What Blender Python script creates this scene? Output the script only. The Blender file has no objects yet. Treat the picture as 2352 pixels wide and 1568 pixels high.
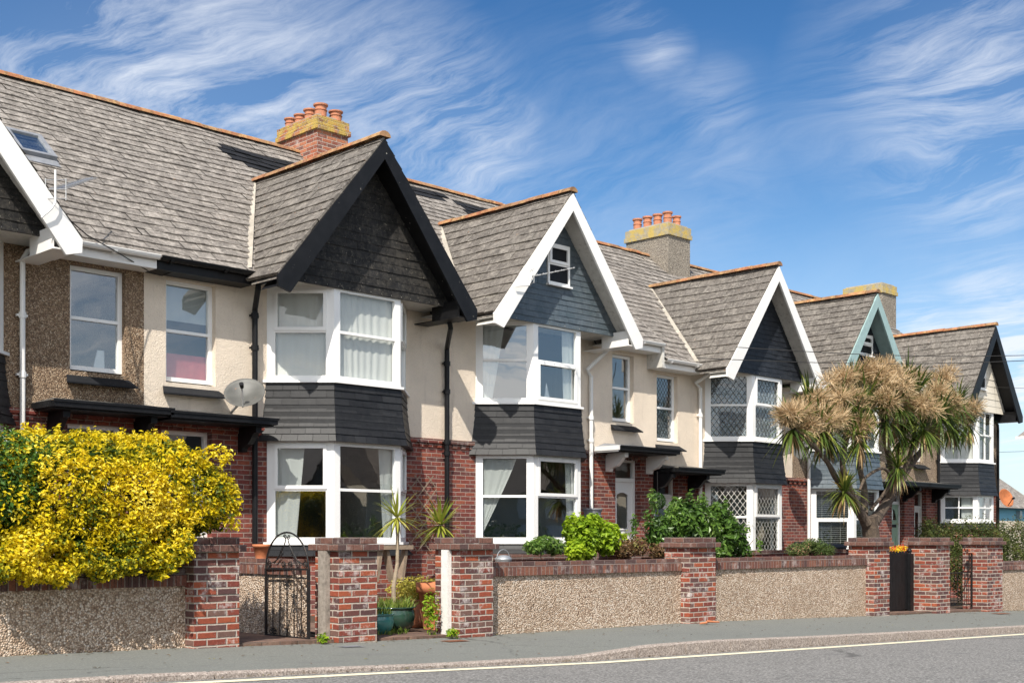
import bpy, math, random
import numpy as np
from mathutils import Vector, noise
R = math.radians
rng = random.Random(7)
nr = np.random.default_rng(11)
scene = bpy.context.scene
COL = scene.collection
H = 1.5            # eye height: the scene is laid out relative to the eye, then lifted by H
YW, YB, YG, YI = 16.7, 15.95, 15.50, 15.91   # main wall, bay front, verge of the gables, gable infill
YE, YR = 16.3, 20.76                         # eaves and main ridge

def XZ(px, py, Y):          # survey helper: reading of the photograph on the vertical plane Y
    t = (px - 1176) / 2875.0
    X = Y * (1 + t) / (1 - t)
    return X, (1234 - py) * (X + Y) / 4065.9
def at(px, py, Y):
    X, Z = XZ(px, py, Y)
    return Vector((X, Y, Z))
def xs(px, Y): return XZ(px, 0, Y)[0]
def interp(tab, x):
    if x <= tab[0][0]: return tab[0][1] + (x - tab[0][0]) * 0.004 * 0
    for (a, b), (c, d) in zip(tab, tab[1:]):
        if x <= c: return b + (d - b) * (x - a) / (c - a)
    return tab[-1][1]
ZG = [(-40, -.95), (5, -1.10), (7, -1.14), (9, -1.2), (11, -1.245), (15.6, -1.29), (20.6, -1.42), (24.4, -1.505), (27.2, -1.59), (40, -1.85), (60, -2.1), (200, -2.6)]
KT = [(-40, -.9), (3, -1.04), (5, -1.086), (6, -1.13), (8, -1.215), (10.1, -1.28), (11.3, -1.235), (12.5, -1.25), (15, -1.335), (21.5, -1.52), (40, -1.9), (60, -2.15), (200, -2.7)]
RD = [(-40, -1.0), (3, -1.09), (5, -1.138), (7, -1.21), (10.1, -1.33), (11.3, -1.36), (15, -1.46), (21.5, -1.63), (40, -2.02), (60, -2.27), (200, -2.8)]
zg = lambda x: interp(ZG, x)

# ---------------------------------------------------------------- materials
def new_mat(name):
    m = bpy.data.materials.new(name); m.use_nodes = True
    nt = m.node_tree
    for n in list(nt.nodes): nt.nodes.remove(n)
    return m, nt
class G:
    def __init__(s, nt): s.nt = nt
    def n(s, typ, ins=None, **kw):
        nd = s.nt.nodes.new(typ)
        for k, v in kw.items(): setattr(nd, k, v)
        for k, v in (ins or {}).items():
            if isinstance(v, bpy.types.NodeSocket): s.nt.links.new(v, nd.inputs[k])
            else: nd.inputs[k].default_value = v
        return nd
    def m(s, op, a, b=0.0, c=None):
        nd = s.nt.nodes.new('ShaderNodeMath'); nd.operation = op
        for i, v in enumerate((a, b) if c is None else (a, b, c)):
            if isinstance(v, bpy.types.NodeSocket): s.nt.links.new(v, nd.inputs[i])
            else: nd.inputs[i].default_value = v
        return nd.outputs[0]
    def ramp(s, fac, stops, interp='LINEAR'):
        nd = s.nt.nodes.new('ShaderNodeValToRGB'); cr = nd.color_ramp; cr.interpolation = interp
        while len(cr.elements) < len(stops): cr.elements.new(0.5)
        for e, (p, c) in zip(cr.elements, stops):
            e.position = p; e.color = (*c, 1) if len(c) == 3 else c
        s.nt.links.new(fac, nd.inputs[0]); return nd.outputs[0]
    def mix(s, fac, a, b, blend='MIX'):
        nd = s.nt.nodes.new('ShaderNodeMix'); nd.data_type = 'RGBA'; nd.blend_type = blend
        for k, v in ((0, fac), (6, a), (7, b)):
            if isinstance(v, bpy.types.NodeSocket): s.nt.links.new(v, nd.inputs[k])
            else: nd.inputs[k].default_value = v if k == 0 else ((*v, 1) if len(v) == 3 else v)
        return nd.outputs[2]
    def noise(s, co, scale, detail=4, rough=.55, dist=0, out=0):
        nd = s.n('ShaderNodeTexNoise', {'Scale': scale, 'Detail': detail, 'Roughness': rough, 'Distortion': dist})
        s.nt.links.new(co, nd.inputs['Vector']); return nd.outputs[out]
    def smooth(s, x, a, b, lo=0.0, hi=1.0):
        nd = s.n('ShaderNodeMapRange', {1: a, 2: b, 3: lo, 4: hi}, clamp=True); s.nt.links.new(x, nd.inputs[0]); return nd.outputs[0]
    def out(s, sh):
        o = s.nt.nodes.new('ShaderNodeOutputMaterial'); s.nt.links.new(sh, o.inputs[0])
    def bump(s, h, strength=.4, dist=.01):
        return s.n('ShaderNodeBump', {'Height': h, 'Strength': strength, 'Distance': dist}).outputs[0]
    def princ(s, color, rough=.7, normal=None, spec=.5, metal=0.0, **kw):
        p = s.n('ShaderNodeBsdfPrincipled')
        def st(k, v):
            if isinstance(v, bpy.types.NodeSocket): s.nt.links.new(v, p.inputs[k])
            else: p.inputs[k].default_value = (*v, 1) if (k == 'Base Color' and len(v) == 3) else v
        st('Base Color', color); st('Roughness', rough); st('Specular IOR Level', spec); st('Metallic', metal)
        if normal is not None: st('Normal', normal)
        for k, v in kw.items(): st(k, v)
        return p.outputs[0]
M = {}
def geo(g): return g.n('ShaderNodeNewGeometry').outputs['Position']
def plain(name, col, rough=.5, var=.15, scale=6, spec=.4, metal=0, bump=0.0, bscale=60, dirt=None, dthr=(.55, .75)):
    m, nt = new_mat(name); g = G(nt); P = geo(g)
    f = g.noise(P, scale, 6, .6)
    c = g.mix(g.smooth(f, .3, .7), tuple(x * (1 - var) for x in col), tuple(min(1, x * (1 + var)) for x in col))
    if dirt: c = g.mix(g.smooth(g.noise(P, scale * 2.3, 8, .7), dthr[0], dthr[1]), c, dirt)
    nrm = g.bump(g.noise(P, bscale, 4, .6), bump, .01) if bump else None
    g.out(g.princ(c, rough, nrm, spec, metal)); M[name] = m; return m

def brick(name, pal, mortar=(.36, .31, .27), bw=.235, rh=.075, stag=.5, mw=.006, white=.0, seed=0, soot=.0):
    m, nt = new_mat(name); g = G(nt); P = geo(g)
    uv = g.n('ShaderNodeUVMap', uv_map='UVMap').outputs[0]
    sp = g.n('ShaderNodeSeparateXYZ'); nt.links.new(uv, sp.inputs[0]); u, v = sp.outputs[0], sp.outputs[1]
    wob = g.m('MULTIPLY', g.m('SUBTRACT', g.noise(P, 9, 2), .5), .012)
    v = g.m('ADD', v, wob); vr = g.m('DIVIDE', v, rh); row = g.m('FLOOR', vr)
    cu = g.m('ADD', g.m('DIVIDE', u, bw), g.m('MULTIPLY', g.m('PINGPONG', row, 1.0), stag))
    cell = g.m('FLOOR', cu); fu = g.m('FRACT', cu); fv = g.m('FRACT', vr)
    du = g.m('MULTIPLY', g.m('MINIMUM', fu, g.m('SUBTRACT', 1.0, fu)), bw)
    dv = g.m('MULTIPLY', g.m('MINIMUM', fv, g.m('SUBTRACT', 1.0, fv)), rh)
    d = g.m('ADD', g.m('MINIMUM', du, dv), g.m('MULTIPLY', g.m('SUBTRACT', g.noise(P, 45, 4), .5), .008))
    mask = g.smooth(d, mw * .6, mw * 1.5)
    cb = g.n('ShaderNodeCombineXYZ', {0: cell, 1: row, 2: float(seed)}).outputs[0]
    wn = g.n('ShaderNodeTexWhiteNoise', noise_dimensions='3D'); nt.links.new(cb, wn.inputs[0])
    k = len(pal)
    c = g.ramp(wn.outputs[0], [(i / k, p) for i, p in enumerate(pal)], 'CONSTANT')
    c = g.mix(g.smooth(g.noise(P, 30, 6, .7), .35, .7), c, g.mix(.45, c, (.03, .02, .018)))
    if white: c = g.mix(g.m('MULTIPLY', g.smooth(g.noise(P, 5.5, 8, .72), .54, .68), white), c, (.55, .5, .47))
    if soot: c = g.mix(g.m('MULTIPLY', g.smooth(g.noise(P, 2.2, 6, .7), .45, .62), soot), c, (.06, .045, .035))
    c = g.mix(mask, g.mix(g.noise(P, 12), mortar, tuple(x * .6 for x in mortar)), c)
    hgt = g.m('ADD', g.m('MULTIPLY', mask, 1.0), g.m('MULTIPLY', g.noise(P, 70, 5, .7), .6))
    hs_ = g.n('ShaderNodeHueSaturation', {'Saturation': 1.0, 'Value': 1.12, 'Color': c}); c = hs_.outputs[0]
    g.out(g.princ(c, .88, g.bump(hgt, .7, .012), .25)); M[name] = m

def pebble(name, stops, scale=38, dark=(.1, .085, .07), big=.25, bs=.9):
    m, nt = new_mat(name); g = G(nt); P = geo(g)
    v = g.n('ShaderNodeTexVoronoi', {'Scale': float(scale)}); nt.links.new(P, v.inputs['Vector'])
    v2 = g.n('ShaderNodeTexVoronoi', {'Scale': scale * .55}); nt.links.new(P, v2.inputs['Vector'])
    sep = g.n('ShaderNodeSeparateColor'); nt.links.new(v.outputs['Color'], sep.inputs[0])
    sep2 = g.n('ShaderNodeSeparateColor'); nt.links.new(v2.outputs['Color'], sep2.inputs[0])
    f = g.m('ADD', g.m('MULTIPLY', sep.outputs[0], .6), g.m('MULTIPLY', sep2.outputs[1], .4))
    c = g.ramp(f, stops)
    c = g.mix(g.smooth(v.outputs['Distance'], .35, .75), c, dark)
    c = g.mix(g.m('MULTIPLY', g.smooth(g.noise(P, 1.3, 6, .65), .42, .68), big), c, dark)
    h = g.m('SUBTRACT', 1.0, v.outputs['Distance'])
    g.out(g.princ(c, .85, g.bump(h, bs, .02), .3)); M[name] = m

def roughcast(name, col, stain=(.3, .23, .16)):
    m, nt = new_mat(name); g = G(nt); P = geo(g)
    h = g.m('ADD', g.noise(P, 48, 5, .65), g.m('MULTIPLY', g.noise(P, 120, 3), .5))
    c = g.mix(g.smooth(g.noise(P, 1.6, 7, .65), .35, .7), col, tuple(x * .86 for x in col))
    st = g.noise(g.n('ShaderNodeMapping', {'Vector': P, 'Scale': (3, 3, .5)}).outputs[0], 1.0, 7, .7)
    c = g.mix(g.m('MULTIPLY', g.smooth(st, .56, .78), .38), c, stain)
    c = g.mix(g.m('MULTIPLY', g.smooth(g.noise(P, 34, 4, .7), .62, .74), .5), c, stain)
    g.out(g.princ(c, .9, g.bump(h, .9, .02), .2)); M[name] = m

def slate(name, cols, lichen=(.30, .26, .2), lf=.35, orange=0.0, rough=.75, fleck=0.0, spec=.3, bump=.35, dark=0.0, moss=0.0, speck=0.0):
    m, nt = new_mat(name); g = G(nt); P = geo(g)
    a = g.n('ShaderNodeAttribute', attribute_name='rnd').outputs['Fac']
    c = g.ramp(a, [(i / max(1, len(cols) - 1), x) for i, x in enumerate(cols)])
    c = g.mix(g.m('MULTIPLY', g.smooth(g.noise(P, 16, 8, .75), .46, .62), lf), c, lichen)
    c = g.mix(g.m('MULTIPLY', g.smooth(g.noise(P, 7, 7, .75), .5, .66), lf), c, tuple(x * .22 for x in lichen))
    c = g.mix(g.m('MULTIPLY', g.smooth(g.noise(P, 3.2, 9, .78), .40, .62), lf * .6), c, tuple(x * .28 for x in lichen))
    c = g.mix(g.m('MULTIPLY', g.smooth(g.noise(P, 5.0, 9, .8, .3), .50, .60), lf * .8), c, tuple(min(1, x * 1.25) for x in lichen))
    if dark: c = g.mix(g.m('MULTIPLY', g.smooth(g.noise(P, .9, 5, .6), .48, .66), dark), c, (.05, .043, .035))
    if moss: c = g.mix(g.m('MULTIPLY', g.smooth(g.noise(P, 11, 6, .8), .6, .68), moss), c, (.035, .03, .022))
    if orange: c = g.mix(g.m('MULTIPLY', g.smooth(g.noise(P, 13, 5, .7), .665, .70), orange), c, (.42, .17, .04))
    if speck:
        c = g.mix(g.m('MULTIPLY', g.smooth(g.noise(P, 17, 9, .88), .56, .63), speck), c, (.56, .52, .45)); c = g.mix(g.m('MULTIPLY', g.smooth(g.noise(P, 15, 9, .88), .44, .37), speck), c, (.05, .042, .035))
    if fleck: c = g.mix(g.m('MULTIPLY', g.m('MULTIPLY', g.smooth(g.noise(P, 24, 9, .85), .59, .64), g.smooth(g.noise(P, 2.2, 3, .6), .35, .6, .25, 1)), fleck), c, (.40, .36, .28))
    g.out(g.princ(c, rough, g.bump(g.noise(P, 40, 6, .7), bump, .01), spec)); M[name] = m

def foliage(name, stops, trans=.35, rough=.5, spec=.3):
    m, nt = new_mat(name); g = G(nt)
    a = g.n('ShaderNodeAttribute', attribute_name='rnd').outputs['Fac']
    c = g.ramp(a, stops)
    p = g.princ(c, rough, None, spec)
    t = g.n('ShaderNodeBsdfTranslucent'); nt.links.new(c, t.inputs[0])
    mx = g.n('ShaderNodeMixShader', {0: trans}); nt.links.new(p, mx.inputs[1]); nt.links.new(t.outputs[0], mx.inputs[2])
    g.out(mx.outputs[0]); M[name] = m

RED = [(.31, .075, .04), (.24, .06, .04), (.15, .06, .05), (.37, .095, .045), (.13, .065, .06), (.28, .085, .055), (.21, .055, .04), (.11, .055, .052), (.18, .10, .08)]
HR = [(.24, .06, .042), (.19, .05, .04), (.13, .048, .044), (.31, .085, .048), (.21, .062, .048), (.15, .05, .042), (.27, .07, .045), (.22, .055, .042)]
brick('pillar_brick', RED, white=.85, mw=.0075, mortar=(.52, .45, .38))
brick('house_brick', HR, mortar=(.40, .31, .26), mw=.006, white=.15)
brick('coping_brick', [(.13, .065, .055), (.17, .085, .065), (.10, .06, .055), (.20, .10, .075)], mortar=(.3, .25, .22), white=.3, stag=0, bw=.235, mw=.005)
brick('soldier_brick', [(.15, .07, .055), (.21, .085, .06), (.10, .055, .05), (.24, .10, .065), (.17, .075, .06)], mortar=(.33, .28, .24), bw=.078, rh=.30, stag=0, white=.55, mw=.004)
brick('chimney_brick', [(.40, .13, .07), (.30, .10, .06), (.2, .09, .07), (.45, .17, .09), (.26, .09, .06)], mortar=(.5, .42, .35), white=.5, seed=3)
brick('path_brick', [(.2, .12, .09), (.16, .1, .08), (.24, .15, .11)], mortar=(.16, .12, .1), rh=.1125, soot=.5)
pebble('wall_pebble', [(.0, (.19, .11, .075)), (.25, (.46, .32, .22)), (.5, (.70, .54, .405)), (.75, (.86, .725, .59)), (1, (.90, .82, .73))], 50, dark=(.27, .2, .14), big=.4)
pebble('house_pebble', [(.0, (.10, .06, .035)), (.3, (.26, .165, .10)), (.6, (.46, .32, .2)), (.85, (.64, .49, .34)), (1, (.72, .6, .46))], 58, dark=(.15, .105, .07), big=.15)
pebble('tan_pebble', [(.0, (.18, .12, .08)), (.4, (.40, .29, .2)), (.8, (.58, .46, .33)), (1, (.75, .65, .5))], 60, dark=(.16, .115, .08), big=.2)
pebble('stack_pebble', [(.0, (.16, .14, .11)), (.4, (.36, .31, .25)), (.8, (.52, .46, .37)), (1, (.66, .6, .5))], 50, dark=(.15, .13, .11), big=.3)
roughcast('cream', (.87, .745, .60))
RT = [(.15, .131, .115), (.20, .177, .156), (.17, .15, .132), (.235, .21, .186)]
slate('roof_slate', RT, lichen=(.385, .35, .31), lf=.7, orange=.5, moss=.9, speck=.8)
slate('gable_slate', [(.085, .073, .064), (.142, .124, .108), (.11, .096, .083), (.168, .148, .13)], lichen=(.27, .245, .21), lf=.6, orange=.55, moss=.5, speck=.7)
slate('new_slate', [(.012, .013, .015), (.022, .023, .026)], lichen=(.05, .05, .05), lf=.1, spec=.15)
slate('black_slate', [(.011, .011, .012), (.018, .018, .019), (.026, .026, .027)], lichen=(.06, .06, .058), lf=.12, rough=.5, spec=.3, bump=.15)
slate('flaked_slate', [(.013, .013, .014), (.022, .022, .023)], lichen=(.10, .09, .075), lf=.3, fleck=1.0, rough=.65, spec=.2)
slate('blue_slate', [(.06, .085, .10), (.085, .11, .13), (.07, .095, .115)], lichen=(.16, .18, .19), lf=.3, rough=.4, spec=.5, bump=.15)
slate('navy_slate', [(.010, .013, .019), (.017, .021, .028)], lichen=(.06, .065, .075), lf=.25, rough=.5)
slate('cream_board', [(.72, .66, .55), (.76, .70, .60)], lf=.0, rough=.5, bump=.05)
slate('ridge_clay', [(.38, .13, .07), (.46, .17, .08), (.26, .12, .08), (.42, .22, .12)], lichen=(.42, .27, .12), lf=.8, orange=.9, rough=.85)
slate('mortar_strip', [(.48, .44, .37), (.4, .36, .3)], lf=.3)
plain('white_paint', (.84, .82, .78), .35, .03, 3, dirt=(.5, .47, .42), dthr=(.66, .9))
plain('upvc', (.87, .86, .83), .25, .015, 2)
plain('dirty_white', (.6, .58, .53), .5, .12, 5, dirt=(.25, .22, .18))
plain('black_paint', (.010, .010, .011), .45, .3, 9, spec=.22, dirt=(.2, .18, .15), dthr=(.68, .74))
plain('flaky_black', (.010, .010, .011), .45, .3, 5, spec=.22, dirt=(.34, .32, .28), dthr=(.66, .69))
plain('black_iron', (.012, .011, .011), .6, .3, 10, dirt=(.09, .035, .015), dthr=(.55, .7))
plain('teal_paint', (.30, .42, .41), .5, .1, 6, dirt=(.5, .55, .52), dthr=(.62, .8))
plain('green_door', (.30, .42, .30), .4, .04, 3)
plain('grey_wood', (.30, .26, .22), .85, .3, 14, bump=.5, dirt=(.14, .11, .09))
plain('white_wood', (.72, .70, .66), .7, .08, 14, bump=.4, dirt=(.3, .27, .22), dthr=(.62, .72))
plain('timber', (.28, .21, .15), .85, .25, 9, bump=.4)
plain('lead', (.22, .23, .25), .55, .2, 7, dirt=(.36, .36, .34))
plain('felt', (.07, .066, .06), .9, .3, 8, bump=.4, dirt=(.26, .24, .2), dthr=(.5, .7))
plain('terracotta', (.50, .18, .08), .8, .15, 9, bump=.2, dirt=(.5, .36, .27), dthr=(.62, .8))
plain('pot_clay', (.50, .20, .11), .85, .2, 9, bump=.2, dirt=(.3, .2, .13), dthr=(.5, .7))
plain('green_glaze', (.02, .05, .035), .12, .4, 6, spec=.7)
plain('teal_glaze', (.05, .22, .20), .15, .3, 6, spec=.7)
plain('zinc', (.45, .47, .48), .45, .15, 12, metal=.6)
plain('dish_grey', (.10, .10, .092), .5, .2, 6, dirt=(.3, .16, .08), dthr=(.62, .72))
plain('dish_rust', (.42, .14, .05), .8, .3, 6, dirt=(.2, .08, .04))
plain('alu', (.55, .55, .54), .4, .1, 9, metal=.7)
plain('cable', (.02, .02, .02), .7, .1)
plain('interior', (.20, .19, .17), .9, .1, 1)
plain('ceiling_dark', (.3, .29, .27), .9, .1, 1)
plain('soil', (.07, .045, .03), .95, .4, 12, bump=.9, bscale=30)
plain('cement', (.40, .36, .30), .9, .15, 5, bump=.3, dirt=(.2, .16, .12))
plain('blue_render', (.22, .48, .60), .8, .05, 2, bump=.3)
plain('plant_pot_dark', (.03, .03, .033), .5, .1)
plain('topiary', (.03, .05, .012), .8, .5, 60, bump=1, bscale=80)
plain('gold', (.55, .4, .15), .3, .1, metal=.8)
plain('ornament', (.72, .72, .72), .5, .05)
plain('rust', (.22, .09, .05), .8, .3, 12)
plain('pink_cloth', (.55, .13, .13), .8, .1, 3)
plain('hills', (.05, .08, .03), .95, .3, .05)
plain('cream_far', (.62, .55, .43), .9, .1, 1)
plain('roof_far', (.12, .1, .085), .9, .3, 3)
plain('bark', (.12, .09, .065), .95, .4, 16, bump=1.0, bscale=28, dirt=(.07, .05, .04), dthr=(.45, .65))
plain('cream_bark', (.34, .27, .19), .9, .2, 16, bump=.7, bscale=40)
plain('pink_kerb', (.43, .37, .32), .85, .3, 26, bump=1.0, bscale=38, dirt=(.16, .125, .105), dthr=(.42, .62))
foliage('yellow_leaf', [(0, (.02, .055, .008)), (.26, (.12, .17, .015)), (.46, (.50, .43, .015)), (.62, (.74, .59, .012)), (.8, (.88, .69, .02)), (1, (.95, .82, .12))], .4)
foliage('dark_leaf', [(0, (.015, .045, .008)), (.5, (.045, .12, .015)), (.82, (.11, .21, .025)), (1, (.35, .38, .03))], .3, .4, .45)
foliage('lime_leaf', [(0, (.10, .2, .015)), (.5, (.28, .42, .02)), (1, (.5, .62, .04))], .4)
foliage('shrub_leaf', [(0, (.03, .07, .012)), (.5, (.095, .19, .03)), (.85, (.2, .32, .06)), (1, (.36, .48, .14))], .35, .36, .5)
foliage('brown_leaf', [(0, (.06, .05, .02)), (.5, (.15, .09, .04)), (.8, (.22, .12, .06)), (1, (.3, .3, .08))], .3)
foliage('heath_leaf', [(0, (.03, .06, .015)), (.5, (.08, .13, .03)), (.85, (.16, .2, .06)), (1, (.35, .2, .12))], .3)
foliage('olive_leaf', [(0, (.025, .035, .01)), (.4, (.06, .085, .02)), (.8, (.13, .15, .035)), (.92, (.2, .19, .06)), (1, (.24, .12, .06))], .3)
foliage('strap_leaf', [(0, (.03, .06, .012)), (.5, (.09, .14, .025)), (.8, (.24, .27, .05)), (.93, (.45, .4, .1)), (1, (.6, .3, .04))], .3, .4, .4)
foliage('young_strap', [(0, (.10, .17, .02)), (.5, (.3, .34, .04)), (1, (.62, .55, .14))], .35, .4, .4)
foliage('panicle', [(0, (.18, .12, .06)), (.4, (.47, .33, .18)), (.75, (.70, .52, .31)), (1, (.88, .71, .48))], .3, .8, .1)
foliage('grass_leaf', [(0, (.06, .11, .02)), (.6, (.18, .27, .04)), (1, (.36, .38, .08))], .35)
foliage('flower', [(0, (.65, .02, .02)), (.45, (.75, .08, .03)), (.5, (.85, .6, .02)), (1, (.9, .7, .05))], .2)
foliage('pale_leaf', [(0, (.2, .22, .03)), (.5, (.55, .48, .08)), (1, (.75, .68, .2))], .35)
m, nt = new_mat('cloth'); g = G(nt)
p = g.princ((.86, .86, .82), .9, None, .1); t = g.n('ShaderNodeBsdfTranslucent', {0: (.7, .7, .66, 1)})
mx = g.n('ShaderNodeMixShader', {0: .35}); nt.links.new(p, mx.inputs[1]); nt.links.new(t.outputs[0], mx.inputs[2]); g.out(mx.outputs[0]); M['cloth'] = m
# thin lace
m, nt = new_mat('lace'); g = G(nt); P = geo(g)
v = g.n('ShaderNodeTexVoronoi', {'Scale': 26.0}); nt.links.new(P, v.inputs['Vector'])
p = g.princ((.55, .62, .68), .9, None, .1); t = g.n('ShaderNodeBsdfTransparent')
mx = g.n('ShaderNodeMixShader'); nt.links.new(g.smooth(v.outputs['Distance'], .15, .5, .95, .35), mx.inputs[0]); nt.links.new(t.outputs[0], mx.inputs[1]); nt.links.new(p, mx.inputs[2]); g.out(mx.outputs[0]); M['lace'] = m
# window glass : thin pane
def glassmat(name, tint=(.86, .9, .9), rmul=1.0, base=.06):
    m, nt = new_mat(name); g = G(nt); P = geo(g)
    bf = g.n('ShaderNodeNewGeometry').outputs['Backfacing']; ior = g.smooth(bf, 0, 1, 1.52, 1 / 1.52)
    fr = g.n('ShaderNodeFresnel', {'IOR': ior}).outputs[0]
    nb = g.bump(g.noise(P, 1.7, 2), .05, .02)
    gl = g.n('ShaderNodeBsdfGlossy', {'Color': (.95, .97, 1, 1), 'Roughness': .012}); nt.links.new(nb, gl.inputs['Normal'])
    tr = g.n('ShaderNodeBsdfTransparent', {0: (*tint, 1)})
    f = g.m('MINIMUM', g.m('MULTIPLY', g.m('ADD', fr, base), rmul), 1.0)
    mx = g.n('ShaderNodeMixShader'); nt.links.new(f, mx.inputs[0]); nt.links.new(tr.outputs[0], mx.inputs[1]); nt.links.new(gl.outputs[0], mx.inputs[2]); g.out(mx.outputs[0]); M[name] = m
glassmat('glass', tint=(.94, .96, .95), rmul=1.0, base=.02); glassmat('sky_glass', rmul=2.0, base=.06)
# asphalt
def asphalt(name, col, patch, scale=90, spk=.5):
    m, nt = new_mat(name); g = G(nt); P = geo(g)
    c = g.mix(g.noise(P, .7, 5, .6), col, tuple(x * .82 for x in col))
    c = g.mix(g.smooth(g.noise(P, scale, 3, .7), .5, .68, 0, spk), c, tuple(min(1, x * 2.3) for x in col))
    c = g.mix(g.smooth(g.noise(P, scale * .8, 2, .6), .55, .35, 0, spk), c, tuple(x * .45 for x in col))
    st = g.noise(g.n('ShaderNodeMapping', {'Vector': P, 'Scale': (.8, 2.5, 1)}).outputs[0], 1.3, 6, .65)
    c = g.mix(g.smooth(st, .60, .66, 0, .45), c, patch)
    ce = g.n('ShaderNodeTexVoronoi', {'Scale': .55}, feature='DISTANCE_TO_EDGE'); wv = g.n('ShaderNodeVectorMath', operation='MULTIPLY_ADD'); nt.links.new(g.noise(P, 1.6, 6, .65, out=1), wv.inputs[0]); wv.inputs[1].default_value = (.7, .7, 0); nt.links.new(P, wv.inputs[2]); nt.links.new(wv.outputs[0], ce.inputs['Vector'])
    c = g.mix(g.m('MULTIPLY', g.smooth(ce.outputs['Distance'], .006, .002, 0, .8), g.smooth(g.noise(P, .35, 2), .48, .56)), c, tuple(x * .4 for x in col))
    sk = g.noise(g.n('ShaderNodeMapping', {'Vector': P, 'Scale': (1.6, 12, 1)}).outputs[0], 1.0, 5, .6)
    c = g.mix(g.smooth(sk, .66, .70, 0, .6), c, tuple(x * .5 for x in patch))
    g.out(g.princ(c, .9, g.bump(g.noise(P, scale, 3), .6, .008), .25)); M[name] = m
asphalt('road_asphalt', (.22, .212, .198), (.12, .12, .12), 42, 1.0)
asphalt('pavement_asphalt', (.19, .195, .176), (.15, .15, .145), 60, .35)
m, nt = new_mat('yellow_line'); g = G(nt); P = geo(g)
c = g.mix(g.smooth(g.noise(P, 22, 6, .75), .5, .72), (.80, .72, .52), (.38, .35, .29)); g.out(g.princ(c, .8, None, .2)); M['yellow_line'] = m
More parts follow.
